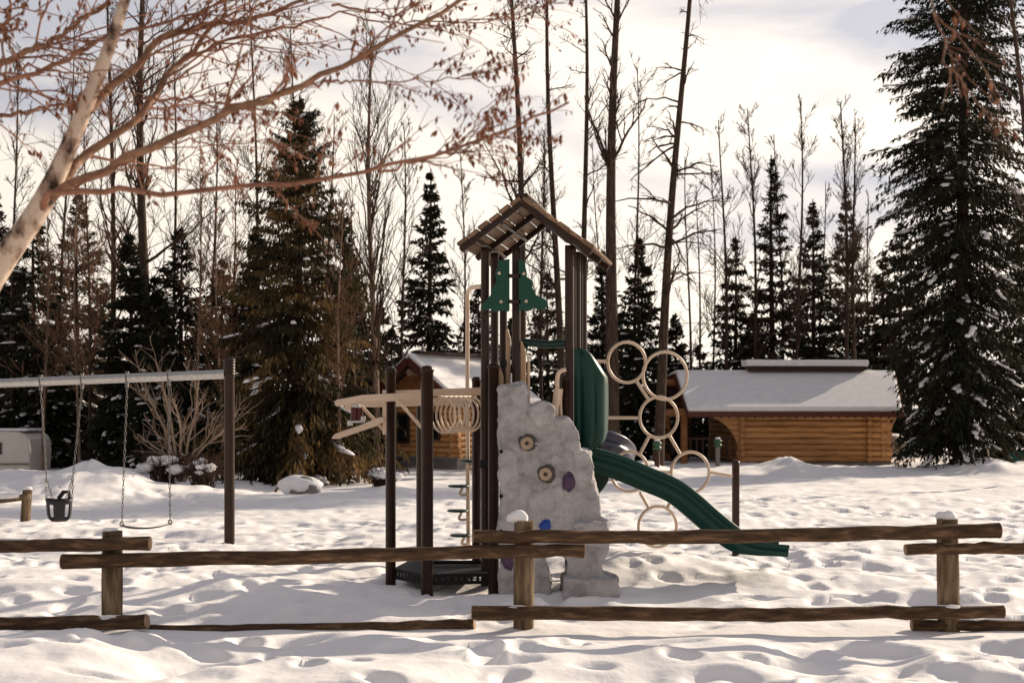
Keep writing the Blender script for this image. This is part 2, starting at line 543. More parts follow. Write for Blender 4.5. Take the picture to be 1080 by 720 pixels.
def ground_z(x, y):
    x, y = np.asarray(x, float), np.asarray(y, float)
    wx = x + 0.16 * rotn(x, y, 0.8, 0.2, 3.1)
    wy = y + 0.16 * rotn(x, y, 0.9, 0.9, 9.2)
    big = rotn(wx, wy, 2.2, 0.35, 1.0)
    n1 = rotn(wx, wy, 0.62, 0.7, 2.0)
    n2 = rotn(wx, wy, 0.36, 1.3, 5.0)
    n3 = rotn(wx, wy, 0.19, 2.1, 7.0)
    n4 = rotn(wx, wy, 0.10, 0.5, 4.0)
    near = 0.06 * big + 0.075 * n1 + 0.022 * n2 + 0.007 * n3 - 0.02
    churn = 0.05 * big + 0.035 * n1 + 0.022 * n2 + 0.016 * n3 + 0.009 * n4 + 0.02
    far = 0.05 * big + 0.03 * rotn(wx, wy, 1.1, 0.4, 15.0) + 0.02 * n1 + 0.02 * n2 + 0.012 * n3
    a = sstep(11.5, 14.5, y)
    b = sstep(24.5, 28.5, y)
    z = near * (1 - a) + churn * a * (1 - b) + far * a * b
    z = z + pits(x, y)
    # trodden level strip beyond the playground, drifts, and the piles a plough left
    strip = sstep(20.5, 21.2, y) * (1 - sstep(23.6, 24.6, y)) * (1 - sstep(-1.5, 1.5, x))
    z = z * (1 - 0.55 * strip)
    k = 0.85 * np.exp(-((y - 10.72) / 0.5) ** 4)
    z = z * (1 - k) - 0.062 * k
    z = z + 0.17 * np.exp(-((x - 1.45) / 0.8) ** 2 - ((y - 14.45) / 0.6) ** 2) + 0.06 * np.exp(-((x - 2.45) / 0.6) ** 2 - ((y - 13.6) / 0.6) ** 2) + 0.10 * np.exp(-((x + 2.6) / 1.6) ** 2 - ((y - 12.2) / 0.7) ** 2)
    lump = 1 + 0.16 * rotn(x, y, 1.0, 1.2, 21.0) + 0.10 * n1 + 0.08 * n2
    bl = np.maximum(bank_left(x) - 0.10 - 0.06 * (x < -8.2), 0.0) * (sstep(25.0, 27.3, y) * (1 - 0.75 * sstep(28.0, 33.0, y)))
    z = z + bl * lump * (1 - sstep(1.5, 3.6, x))
    z = z + bank_right(x) * sstep(35.6, 38.0, y) * (1 - 0.85 * sstep(38.6, 42.0, y)) * lump * sstep(0.5, 2.5, x)
    return np.where(y > 70, z * 0.3, z)


def gz(x, y):
    return float(ground_z(np.array([x]), np.array([y]))[0])


ys = np.concatenate([np.linspace(-60, 2, 14), np.exp(np.linspace(math.log(2.6), math.log(58), 620)), np.geomspace(62, 1500, 22)])
u = np.linspace(-1, 1, 560)
edge = np.array([1.3, 1.8, 3.0, 6, 14, 40])
u = np.concatenate([-edge[::-1], u, edge])
hw = np.clip(np.abs(ys), 3, 80) * 0.52 + 2.0
XX = u[None, :] * hw[:, None]
YY = np.repeat(ys[:, None], len(u), axis=1)
ZZ = ground_z(XX, YY)
mb = MB()
ii = np.arange(XX.size).reshape(XX.shape)
mb.add(np.stack([XX, YY, ZZ], -1).reshape(-1, 3), np.stack([ii[:-1, :-1], ii[:-1, 1:], ii[1:, 1:], ii[1:, :-1]], -1).reshape(-1, 4), True)
g = mb.build('snow_ground', M['snow'])
tag(g, 'trodden snow with lumps, footprints and ploughed banks', None, None, 'structure')


# ------------------------------------------------------------------ log kitchen shelter on the right
def frame(o, yaw):
    return Matrix.Translation(o) @ Matrix.Rotation(yaw, 4, 'Z')


def log_wall(mb, x0, x1, y, z0, z1, r, jut=0.0, axis='x', rng=None):
    n = max(1, int(round((z1 - z0) / (2 * r * 0.93))))
    h = (z1 - z0) / n
    for i in range(n):
        z = z0 + h * (i + 0.5)
        j = jut * (0.7 + 0.6 * random.random())
        rr = h / 2 * random.uniform(1.02, 1.09)
        a, b = x0 - j, x1 + j
        if axis == 'x':
            mb.tube([(a, y, z), ((a + b) / 2, y, z), (b, y, z)], [rr, rr * 0.97, rr], 10)
        else:
            mb.tube([(y, a, z), (y, (a + b) / 2, z), (y, b, z)], [rr, rr * 0.97, rr], 10)


YAW = RAD(3)
base = Vector((P(781, 435, 44).x, 44.0, 0.0))
shel = thing('log_shelter', base, 'low log shelter with a snow covered roof and open arched porch on its left', 'log shelter')
X = frame(base, YAW)
WL, WD, WH = 4.62, 4.6, 1.56
w = MB(X)
log_wall(w, 0, WL, 0, 0.06, WH, 0.095, 0.10)
log_wall(w, 0, WL, WD, 0.06, WH, 0.095, 0.10)
log_wall(w, 0, WD, 0.0, 0.06, WH + 0.1, 0.095, 0.10, 'y')
log_wall(w, 0, WD, WL - 0.15, 0.06, WH + 0.1, 0.095, 0.10, 'y')
w.build('log_wall', M['cabin_log'], shel)
# upright log corners and arch-cut log brackets under the eave
for xx in (0.02, WL - 0.62):
    c = MB(X)
    for i in range(8):
        c.tube([(xx, -0.22 - 0.02 * (i % 2), 0.15 + i * 0.187), (xx, 0.02, 0.15 + i * 0.187)], 0.088, 9)
    c.build('corner_log_ends', M['cabin_log_end'], shel)
for sgn, x0, wid in ((-1, 0.0, 1.15), (1, WL - 0.05, 0.42)):
    c = MB(X)
    for i in range(9):                          # log by log, each cut to the curve of the arch
        z1 = WH - i * 0.165
        zm = z1 - 0.0825
        q_ = min(1.0, max(0.0, (WH - 0.05 - zm) / 1.42))
        e = [wid * (1 - math.sqrt(max(0.0, 1 - (1 - min(1, (WH - 0.05 - zz) / 1.42)) ** 2))) + 0.03 for zz in (z1, z1 - 0.165)]
        c.prism([(x0, 0.07, z1 - 0.163), (x0, 0.07, z1 - 0.004), (x0 + sgn * e[0], 0.07, z1 - 0.004), (x0 + sgn * e[1], 0.07, z1 - 0.163)], (0, -0.16, 0))
    c.build('arch_bracket', M['cabin_log'], shel, bevel=0.03)
c = MB(X)
c.box((WL / 2, WD / 2, 0.0), (WL + 0.25, WD + 0.3, 0.12))
c.box((-1.6, WD / 2, -0.03), (2.9, WD + 0.3, 0.08))
c.build('footing', M['concrete'], shel)
# roof: front slope to the ridge, rear slope reaching further left
e0, e1, yr, ye, zr, ze = -1.75, WL + 0.25, WD / 2, 0.62, 2.84, 1.60
th = 0.16
ep = e1 + 0.72                                   # the ridge runs out past the eaves
fr = [(e0, -ye, ze), (e1, -ye, ze), (ep, yr, zr), (e0 + 0.12, yr, zr)]
rr_ = [(e0 + 0.12, yr, zr), (ep, yr, zr), (e1, WD + ye, ze), (e0 - 1.75, WD + ye, ze)]
rf = MB(X)
for poly in (fr, rr_):
    rf.prism(poly, (0, 0, -0.09))
roof = rf.build('roof', M['red_trim'], shel)
sn = MB(X)
up = Vector((0, 0, 0.004))
for poly in (fr, rr_):
    sn.prism([Vector(p) + up for p in poly], (0, 0, th))
sn.build('roof_snow', M['snow_fluffy'], roof, bevel=0.05)
fa = MB(X)
fa.beam((e0 - 0.02, -ye - 0.035, ze - 0.05), (e1 + 0.02, -ye - 0.035, ze - 0.05), 0.05, 0.17)
fa.beam((e0 + 0.02, -ye, ze - 0.06), (e0 + 0.10, yr, zr - 0.08), 0.06, 0.2)
fa.beam((e0 - 1.77, WD + ye, ze - 0.06), (e0 + 0.10, yr, zr - 0.07), 0.07, 0.22)
fa.beam((e1 + 0.035, -ye, ze - 0.06), (ep + 0.035, yr, zr - 0.08), 0.06, 0.18)
fa.beam((e1 + 0.035, WD + ye, ze - 0.06), (ep + 0.035, yr, zr - 0.08), 0.06, 0.18)
fa.build('fascia', M['red_trim'], roof)
ra = MB(X)
for i in range(26):
    xx = e0 + 0.25 + i * 0.26
    ra.beam((xx, -ye + 0.02, ze - 0.13), (xx, 0.12, ze + 0.16), 0.06, 0.08)
ra.build('rafter_ends', M['dark_boards'], roof)
rv = MB(X)
rv.box((2.6, yr - 0.02, zr + 0.19), (3.8, 0.62, 0.16))
vent = rv.build('ridge_vent', M['dark_boards'], roof)
rv = MB(X)
rv.box((2.6, yr - 0.02, zr + 0.37), (4.0, 0.86, 0.2))
rv.build('vent_snow', M['snow_fluffy'], vent, bevel=0.04)
# open porch: posts, tie beams, purlins, inner wall and rail
for xx, yy in ((-1.75, 0.05), (-3.2, WD + 0.1), (-1.9, WD / 2), (-0.85, WD + 0.1)):
    p_ = MB(X)
    p_.tube([(xx, yy, 0), (xx, yy, ze + 0.05)], 0.11, 10)
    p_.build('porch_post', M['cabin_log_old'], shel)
p_ = MB(X)
p_.tube([(-2.3, 0.05, ze - 0.02), (0.1, 0.05, ze - 0.02)], 0.11, 10)
p_.tube([(-3.5, WD + 0.1, ze - 0.02), (0.1, WD + 0.1, ze - 0.02)], 0.11, 10)
p_.tube([(-1.85, -0.2, ze + 0.02), (-1.85, WD / 2, ze + 0.02), (-3.1, WD + 0.3, ze + 0.02)], 0.12, 10)
p_.tube([(-2.15, yr, zr - 0.26), (0.0, yr, zr - 0.26)], 0.12, 10)
p_.tube([(-2.75, yr + 1.2, zr - 0.95), (0.0, yr + 1.2, zr - 0.95)], 0.10, 10)
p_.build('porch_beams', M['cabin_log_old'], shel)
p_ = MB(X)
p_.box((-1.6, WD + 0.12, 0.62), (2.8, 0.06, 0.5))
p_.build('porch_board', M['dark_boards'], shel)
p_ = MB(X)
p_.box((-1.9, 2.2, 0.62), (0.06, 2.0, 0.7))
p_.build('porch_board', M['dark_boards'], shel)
p_ = MB(X)
for i in range(9):
    p_.box((-1.55 + i * 0.19, 0.05, 0.50), (0.05, 0.05, 0.55))
p_.box((-0.80, 0.05, 0.80), (1.75, 0.07, 0.07))
p_.build('porch_rail', M['dark_boards'], shel)

# ------------------------------------------------------------------ small log cabin on the left
base = Vector((P(442, 435, 40).x, 40.0, 0.0))
cab = thing('log_cabin', base, 'small log cabin with red gable trim and snowy roof behind the overhead ladder', 'log cabin')
A = RAD(-35)
X = frame(base, A)                               # local x along the gable front, y along the ridge
GW, GD, EZ, PZ = 2.66, 3.1, 2.05, 3.02
w = MB(X)
hx = GW / 2
log_wall(w, -hx, hx, 0, 0.32, EZ, 0.085, 0.13)
log_wall(w, -hx, hx, GD, 0.32, EZ, 0.085, 0.13)
for xs in (-hx + 0.1, hx - 0.1):
    log_wall(w, 0, GD, xs, 0.32, EZ, 0.085, 0.13, 'y')
w.build('log_wall', M['cabin_log'], cab)
gb = MB(X)
gb.prism([(-hx, 0.06, EZ), (hx, 0.06, EZ), (0, 0.06, PZ - 0.06)], (0, -0.08, 0))
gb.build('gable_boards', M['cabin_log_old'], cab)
pu = MB(X)
pu.tube([(0, -0.46, PZ - 0.30), (0, GD + 0.3, PZ - 0.30)], 0.10, 12)
pu.build('ridge_log', M['cut_end'], cab)
f_ = MB(X)
f_.box((0, GD / 2, 0.1), (GW + 0.1, GD + 0.1, 0.5))
f_.box((0, -0.07, 0.345), (GW + 0.3, 0.2, 0.05))
f_.build('footing', M['concrete'], cab)
for xs, zc, ww, hh in ((-0.48, 1.16, 0.44, 0.86), (0.62, 1.22, 0.40, 0.78)):
    wf = MB(X)
    wf.box((xs, -0.10, zc), (ww, 0.06, hh))
    win = wf.build('window', M['dark_boards'], cab)
    wf = MB(X)
    wf.box((xs, -0.125, zc), (ww - 0.12, 0.03, hh - 0.14))
    wf.build('pane', M['dark_glass'], win)
ov, oy = 0.42, 0.5
ez = EZ - ov * (PZ - EZ) / hx + 0.09
L_ = [(-hx - ov, -oy, ez), (0, -oy, PZ + 0.1), (0, GD + oy, PZ + 0.1), (-hx - ov, GD + oy, ez)]
R_ = [(0, -oy, PZ + 0.1), (hx + ov, -oy, ez), (hx + ov, GD + oy, ez), (0, GD + oy, PZ + 0.1)]
rf = MB(X)
for poly in (L_, R_):
    rf.prism(poly, (0, 0, -0.08))
roof = rf.build('roof', M['dark_boards'], cab)
sn = MB(X)
for poly in (L_, R_):
    sn.prism([Vector(p) + up for p in poly], (0, 0, 0.15))
sn.build('roof_snow', M['snow_fluffy'], roof, bevel=0.05)
fa = MB(X)
fa.beam((-hx - ov, -oy - 0.03, ez - 0.06), (0, -oy - 0.03, PZ + 0.03), 0.05, 0.2)
fa.beam((hx + ov, -oy - 0.03, ez - 0.06), (0, -oy - 0.03, PZ + 0.03), 0.05, 0.2)
fa.build('bargeboard', M['red_trim'], roof)
rc = MB(X)
rc.beam((0.12, -0.2, PZ + 0.27), (0.12, GD + 0.3, PZ + 0.27), 0.30, 0.07)
rc.build('ridge_cap', M['dark_boards'], roof)

# ------------------------------------------------------------------ camper, far fence, bin, stakes and other things by the trees
b0 = P(10, 435, 36)
b0.z = 0
tr = thing('camper_trailer', b0, 'small cream camper trailer half hidden behind the snowbank at the left edge', 'camper')
t = MB()
prof = [(0.50, 0.12), (0.53, 0.62), (0.49, 0.92), (0.40, 1.05), (0.22, 1.115), (-0.6, 1.13), (-2.4, 1.13), (-2.7, 1.05), (-2.8, 0.8), (-2.8, 0.12)]
t.prism([(b0.x + a, 36.0, z) for a, z in prof], (0, 1.7, 0))
body = t.build('body', M['trailer_skin'], tr, bevel=0.05)
t = MB()
t.box((b0.x - 0.37, 35.99, 0.70), (0.36, 0.03, 0.30))
t.box((b0.x - 1.5, 35.99, 0.70), (0.9, 0.03, 0.32))
t.build('window', M['dark_glass'], body)
t = MB()
t.box((b0.x - 1.1, 36.85, 1.16), (3.0, 1.5, 0.06))
t.build('roof_snow', M['snow_fluffy'], body, bevel=0.03)
t = MB()
t.box((b0.x - 1.15, 35.99, 0.30), (3.3, 0.03, 0.05))
t.build('trim_strip', M['post_grey'], body)
for xx in (-0.7, -1.5):
    t = MB()
    t.tube([(b0.x + xx, 36.05, 0.14), (b0.x + xx, 36.25, 0.14)], 0.22, 16)
    t.build('wheel', M['rubber'], tr)

b0 = P(27, 435, 20.2)
b0.z = gz(b0.x, 20.2)
ff = thing('log_fence', b0, 'short log fence with a snow topped rail behind the bucket swing', 'log fence')
t = MB()
t.tube([P(26.5, 552, 20.2), P(27.5, 535, 20.2), P(29, 516, 20.2)], [0.072, 0.07, 0.066], 12)
po = t.build('post', M['fence_post'], ff)
t = MB()
t.blob(P(29, 515.2, 20.2), (0.07, 0.07, 0.03), 3, 12)
t.build('snow_cap', M['snow_fluffy'], po)
t = MB()
t.tube([P(31, 523.5, 20.1), P(0, 527, 20.3), P(-60, 531, 20.6)], 0.05, 10)
ra = t.build('rail', M['fence_post'], ff)
t = MB()
t.tube([P(19, 522.0, 20.1), P(0, 524.0, 20.3), P(-58, 528, 20.6)], [0.035, 0.05, 0.05], 10)
t.build('snow_cap', M['snow_fluffy'], ra)

# a white tank-like covered vehicle, partly behind the shelter
c0 = P(943, 435, 46.3)
c0.z = 0
cv = thing('covered_load', c0, 'low white tarp covered load in the gap between shelter and big spruce', 'covered load')
t = MB()
t.prism([c0 + Vector((x, 0, z)) for x, z in ((-0.42, 0.22), (0.40, 0.28), (0.42, 0.62), (0.1, 0.80), (-0.30, 0.86), (-0.46, 0.6))], (0, 1.6, 0))
bd = t.build('tarp', M['post_grey'], cv, bevel=0.06)
t = MB()
t.blob(c0 + Vector((0, 0.8, 0.80)), (0.42, 0.8, 0.13), 8, 14)
t.build('snow_cap', M['snow_fluffy'], bd)
t = MB()
for xx in (-0.3, 0.25):
    t.box(c0 + Vector((xx, 0.2, 0.12)), (0.09, 0.1, 0.3))
    t.box(c0 + Vector((xx, 1.4, 0.12)), (0.09, 0.1, 0.3))
t.build('leg', M['dark_boards'], cv)

c0 = P(1083, 435, 41)
c0.z = 0
bn = thing('garbage_bin', c0, 'teal green bin behind the snow mound at the right edge', 'bin')
t = MB()
t.prism([c0 + Vector((x, 0, z)) for x, z in ((-0.42, 0), (0.42, 0), (0.48, 0.42), (-0.48, 0.42))], (0, 0.7, 0))
bb = t.build('body', M['bin_green'], bn, bevel=0.02)
t = MB()
t.box(c0 + Vector((0, 0.35, 0.445)), (1.04, 0.78, 0.045))
t.build('lid', M['bin_green'], bn, bevel=0.015)
for px, y0, Y, lab in ((1002, 474, 39.5, 'thin reddish marker stake leaning at the foot of the big spruce'), (1043, 471, 37.8, 'pale marker stake on top of the snow mound by the big spruce')):
    a = P(px, 500, Y)
    a.z = gz(a.x, Y) - 0.1
    b = P(px - 1.5, y0, Y)
    t = MB()
    t.tube([a, b], 0.022, 8)
    tag(t.build('marker_stake', M['stake' if px < 1040 else 'tan_steel'], None), lab, 'stake', 'stakes by the big spruce')

for i, (px, yt, Y, lab) in enumerate(((757, 462, 41.5, 'pale green topped post in front of the dark porch, beside the log wall'), (693, 464, 37.6, 'dark green topped post seen through the climbing rings'))):
    a = P(px, 435, Y)
    zt = P(px, yt, Y).z
    a.z = 0.0
    o = thing('water_post', a, lab, 'post', 'green topped posts by the shelter')
    t = MB()
    t.tube([a + Vector((0, 0, -0.1)), (a.x, Y, zt - 0.24)], 0.07, 12)
    t.build('pipe', M['post_grey' if i == 0 else 'dark_boards'], o)
    t = MB()
    t.lathe((a.x, Y, zt - 0.25), [(0.0, 0.0), (0.11, 0.0), (0.12, 0.06), (0.09, 0.08), (0.09, 0.12), (0.12, 0.13), (0.12, 0.19), (0.05, 0.23), (0, 0.235)], 14)
    cp = t.build('cap', M['cap_green'], o)
    t = MB()
    t.blob((a.x, Y, zt - 0.005), (0.08, 0.08, 0.04), 4, 10)
    t.build('snow_cap', M['snow_fluffy'], cp)

# snow loaded boulder and bushes
c0 = P(318, 435, 27.6)
c0.z = gz(c0.x, 27.6)
bo = thing('boulder', c0, 'rounded boulder under a thick snow cap beside the golden cedar', 'boulder')
t = MB()
t.blob(c0 + Vector((0.05, 0, 0.1)), (0.34, 0.3, 0.22), 5, 18)
t.build('stone', M['concrete'], bo)
t = MB()
t.blob(c0 + Vector((-0.02, 0.06, 0.16)), (0.42, 0.34, 0.20), 6, 20, 0.16)
t.build('snow_cap', M['snow_fluffy'], bo)
# ------------------------------------------------------------------ log fence in front
FY = 10.9
b0 = P(553, 435, FY)
b0.z = 0
fence = thing('log_fence', b0, 'weathered log rail fence running across the snow in front of the playground', 'log fence')


def fpost(px, ytop, r, lean=0.0, cap=None, side=0.0):
    a, b = P(px, 690, FY), P(px + lean, ytop, FY)
    t = MB()
    k = [Vector(a).lerp(b, s) for s in (0, 0.3, 0.6, 0.85, 1)]
    t.tube(k, [r * 1.04, r * 1.0, r * 1.03, r * 0.98, r * 0.97], 20)
    o = t.build('post', M['fence_post'], fence, bevel=0.008)
    if cap:
        t = MB()
        t.blob(Vector(b) + Vector((side, 0, cap[1] * 0.35)), (cap[0], r * 0.9, cap[1]), int(px), 16, 0.22, -0.5)
        t.build('snow_cap', M['snow_fluffy'], o)
    return o


fpost(118, 559.5, 0.078, 0.5, (0.055, 0.018), -0.02)
fpost(552, 549, 0.078, 1.0, (0.09, 0.055), -0.055)
fpost(1001, 547, 0.082, -2.0, (0.072, 0.045), -0.005)


def rail(pts, r, Y, name='rail', cap=True):
    k = smooth_path([P(px, py, Y + dy) for px, py, dy in pts], 26)
    kw = random.Random(int(pts[0][0] * 7 + pts[0][1]))
    k = k + np.array([[0, kw.gauss(0, 0.0035), kw.gauss(0, 0.0035)] for _ in k])
    tp_ = kw.choice((0.16, -0.14))
    rr = [r * (1 + tp_ * (i / 25 - 0.5) + kw.gauss(0, 0.018)) * (1 + 0.03 * math.sin(i * 0.9 + px0) + 0.02 * math.sin(i * 2.3)) for i, px0 in zip(range(26), [pts[0][0]] * 26)]
    # the ends are rounded off a touch so that the cut face shows
    t = MB()
    t.tube(k, rr, 20, cap=False)
    o = t.build(name, M['fence_log'], fence)
    for e, d in ((0, k[0] - k[1]), (-1, k[-1] - k[-2])):
        t = MB()
        d = Vector(d).normalized()
        c = Vector(k[e])
        t.tube([c - d * 0.002, c + d * 0.006], [rr[e] * 1.0, rr[e] * 0.93], 20)
        t.build('cut_end', M['cut_end'], o)
    return o


RY = FY - 0.155
rail([(-260, 578, 0), (-60, 576.5, 0), (60, 575, 0), (158, 572.5, 0)], 0.048, RY)
rail([(66, 591.5, 0.02), (200, 589.5, 0), (400, 585, 0), (520, 582, 0), (616, 580, 0.02)], 0.053, RY - 0.01)
rail([(500, 565, 0.01), (640, 566, 0), (750, 566, 0), (900, 562.5, 0), (1054, 559, 0.02)], 0.053, RY)
rail([(955, 578.5, 0), (1080, 578, 0), (1300, 577, 0)], 0.045, RY - 0.01)
rail([(-260, 659, 0), (-60, 657.5, 0), (60, 656.5, 0), (155, 655, 0)], 0.051, RY)
rail([(80, 664.5, 0), (250, 663.5, 0), (400, 661, 0), (500, 658, 0)], 0.042, RY + 0.14)
rail([(498, 646, 0), (640, 647, 0), (800, 647.5, 0), (930, 646, 0), (1058, 644.5, 0)], 0.052, RY)
rail([(962, 658.5, 0), (1080, 660, 0), (1300, 662, 0)], 0.045, RY + 0.12)

for px, py, w_, h_ in ((1001, 639.2, 0.10, 0.022), (546, 639.5, 0.09, 0.02), (117, 649, 0.12, 0.018), (846, 558.5, 0.16, 0.010), (300, 580.5, 0.14, 0.008), (700, 640.6, 0.2, 0.009)):
    t = MB()
    t.blob(P(px, py + 1.5, RY), (w_, 0.035, h_), int(px), 16, 0.3)
    t.build('snow_cap', M['snow_fluffy'], fence)

# ------------------------------------------------------------------ swing set and its two swings
SY = 17.5
b0 = P(242, 435, SY)
b0.z = 0
sw = thing('swing_set', b0, 'swing frame with a galvanised top beam and one brown ringed post in view', 'swing set')
g0 = P(242, 585, SY)


def beam_pt(px):
    s = (238 - px) / 238.0
    return P(px, 394.5 + 9.5 * s, SY + 0.9 * s)


t = MB()
zt = P(242, 378, SY).z
prof = [(0.064, g0.z), (0.064, zt - 0.22)]
for i in range(5):
    z = zt - 0.21 + i * 0.036
    prof += [(0.066, z), (0.072, z + 0.006), (0.072, z + 0.024), (0.066, z + 0.030)]
prof += [(0.076, zt - 0.03), (0.076, zt - 0.012), (0.055, zt), (0.0, zt + 0.004)]
t.lathe((g0.x, SY, 0), prof, 20)
t.build('post', M['brown_steel'], sw)
t = MB()
a = P(-230, 412, SY + 1.8)
for dy in (-0.9, 0.9):
    t.tube([a, a + Vector((-0.1, dy, -a.z))], 0.064, 12)
t.build('post', M['brown_steel'], sw)
t = MB()
t.tube([beam_pt(238), beam_pt(120), beam_pt(0), beam_pt(-230)], 0.056, 20)
t.build('top_beam', M['galvanised'], sw)
for px in (43, 86.5, 134, 178):
    p = beam_pt(px)
    t = MB()
    t.ring(p, 0.060, 0.012, (1, 0, 0.02), 18, 6)
    t.box(p + Vector((0, 0, -0.085)), (0.035, 0.05, 0.06))
    t.box(p + Vector((0, 0, 0.07)), (0.04, 0.05, 0.03))
    t.build('hanger', M['chain'], sw, bevel=0.004)


def chain(a, b, parent, name='chain', pitch=0.055):
    a, b = Vector(a), Vector(b)
    d = (b - a)
    n = int(d.length / pitch)
    d.normalize()
    t = MB()
    s1 = d.cross(Vector((0, 1, 0))).normalized()
    s2 = d.cross(s1)
    for i in range(n):
        c = a.lerp(b, (i + 0.5) / n)
        nrm, wid = (s1, s2) if i % 2 else (s2, s1)
        pts = []
        for k in range(11):
            an = 2 * math.pi * k / 10
            pts.append(c + d * (0.035 * math.cos(an)) + wid * (0.0115 * math.sin(an)))
        t.tube(pts, 0.0046, 5, cap=False)
    return t.build(name, M['chain'], parent)


# bucket swing
q = [beam_pt(43) + Vector((0, 0, -0.11)), beam_pt(86.5) + Vector((0, 0, -0.11))]
YB = (q[0].y + q[1].y) / 2
bl, br = P(50.5, 527, YB), P(74.5, 526, YB)
bs = thing('bucket_swing', (bl + br) / 2, 'black rubber bucket swing with leg holes hanging on two chains', 'bucket swing')
for tp, bt in ((q[0], bl), (q[1], br)):
    mid = tp.lerp(bt, 0.80)
    chain(tp, mid, bs)
    for dy in (-0.13, 0.13):
        chain(mid, bt + Vector((0.02 if bt is bl else -0.02, dy, 0)), bs, 'short_chain')
cc = (bl + br) / 2
t = MB()
W2, D2, Hh = (br.x - bl.x) / 2, 0.15, 0.26
N = 40
BA = math.atan2(-cc.x, cc.y)
BC, BS = math.cos(BA), math.sin(BA)
vs, fs = [], []
rows = [(1.0, 0.0), (1.03, -0.03), (1.0, -0.06), (0.97, -0.12), (0.93, -0.18), (0.84, -0.23), (0.6, -0.262), (0.0, -0.27)]
for sc_, dz in rows:
    for k in range(N):
        an = 2 * math.pi * k / N
        ex = math.copysign(abs(math.cos(an)) ** 0.6, math.cos(an))
        ey = math.copysign(abs(math.sin(an)) ** 0.6, math.sin(an))
        bx_, by_ = ex * W2 * sc_, ey * D2 * sc_
        vs.append(cc + Vector((bx_ * BC - by_ * BS, bx_ * BS + by_ * BC, dz + (0.025 * abs(ex) ** 3 if dz > -0.1 else 0))))
for i in range(len(rows) - 1):
    for k in range(N):
        kk = k % (N // 2)
        if 2 <= i <= 4 and kk in (5, 6, 7, 12, 13, 14):      # leg openings front and back
            continue
        fs.append((i * N + k, i * N + (k + 1) % N, (i + 1) * N + (k + 1) % N, (i + 1) * N + k))
t.add(vs, fs, True)
o = t.build('seat', M['rubber'], bs)
so_ = o.modifiers.new('wall', 'SOLIDIFY')
so_.thickness = 0.016
t = MB()
t.tube([cc + Vector((-0.06, 0.15, 0.0)), cc + Vector((0.0, 0.17, 0.085)), cc + Vector((0.07, 0.17, 0.09)), cc + Vector((0.085, 0.15, 0.0))], 0.028, 8)
t.build('rear_rim', M['rubber'], bs)

# belt swing
q = [beam_pt(134) + Vector((0, 0, -0.11)), beam_pt(178) + Vector((0, 0, -0.11))]
YB = (q[0].y + q[1].y) / 2
bl, br = P(128.5, 554, YB), P(179.5, 552, YB)
be = thing('belt_swing', (bl + br) / 2, 'thin sagging belt swing hanging empty beside the brown swing post', 'belt swing')
chain(q[0], bl, be)
chain(q[1], br, be)
k = smooth_path([bl, bl.lerp(br, 0.2) + Vector((0, 0, -0.03)), bl.lerp(br, 0.5) + Vector((0, 0, -0.045)), bl.lerp(br, 0.8) + Vector((0, 0, -0.03)), br], 20)
t = MB()
top = [Vector(p) for p in k]
vs, fs = [], []
for i, p in enumerate(top):
    wd = 0.075 if 2 < i < 17 else 0.045
    for dy, dz in ((-wd, 0.006), (wd, 0.006), (wd, -0.006), (-wd, -0.006)):
        vs.append(p + Vector((0, dy, dz)))
for i in range(19):
    for j in range(4):
        fs.append((i * 4 + j, i * 4 + (j + 1) % 4, i * 4 + 4 + (j + 1) % 4, i * 4 + 4 + j))
t.add(vs, fs)
t.build('belt_seat', M['rubber'], be)
t = MB()
for p in (bl, br):
    t.ring(p + Vector((0, 0, 0.02)), 0.028, 0.007, (0.3, 1, 0), 14, 6)
t.build('shackle', M['chain'], be)

# ------------------------------------------------------------------ the play structure
b0 = P(556, 435, 13.5)
b0.z = 0
play = thing('play_structure', b0, 'brown and tan climbing tower with plank roof, grey rock wall and green slide', 'play structure')


def vpost(px, ytop, Y, r, mat_='brown_steel', zt=None, name='post', dome=True, zb=None):
    x = (px - CX) / F * Y
    zt = zt if zt is not None else P(px, ytop, Y).z
    zb = gz(x, Y) - 0.15 if zb is None else zb
    prof = [(r, zb), (r, zt - r * 1.1)]
    if dome:
        prof += [(r * 1.12, zt - r * 1.1), (r * 1.12, zt - r * 0.7), (r * 0.98, zt - r * 0.35), (r * 0.6, zt - r * 0.08), (0, zt)]
    else:
        prof += [(r, zt), (0, zt)]
    t = MB()
    t.lathe((x, Y, 0), prof, 18)
    return t.build(name, M[mat_], play)


vpost(412, 387, 13.5, 0.049)
vpost(450.5, 385, 13.0, 0.056)
vpost(520.5, 382.5, 13.1, 0.050)
vpost(502.5, 397, 14.1, 0.044)
vpost(443.5, 411, 14.6, 0.044)
vpost(596.5, 395.5, 13.08, 0.042, zb=0.9)
vpost(776, 485, 15.4, 0.041)

# tower posts and gable roof
yaw = RAD(10)
rv_ = Vector((math.sin(yaw), math.cos(yaw), 0))
qv = Vector((math.cos(yaw), -math.sin(yaw), 0))
rc0 = Vector((0.22, 13.70, 0))
PK, SL = 3.535, 0.725


def rpt(wq, sr, dz=0.0):
    p = rc0 + qv * wq + rv_ * sr
    return Vector((p.x, p.y, PK - SL * abs(wq) + dz))


for wq, sr, r in ((-0.40, -0.45, 0.039), (-0.40, 0.03, 0.038), (-0.41, 0.56, 0.038), (-0.10, -0.47, 0.040), (0.40, -0.47, 0.043), (0.41, 0.0, 0.036), (0.41, 0.47, 0.038)):
    p = rpt(wq, sr, -0.10)
    if wq == -0.10:
        p.z = PK - 0.40
    vpost(540 + p.x / p.y * F, 0, p.y, r, zt=p.z, dome=False)
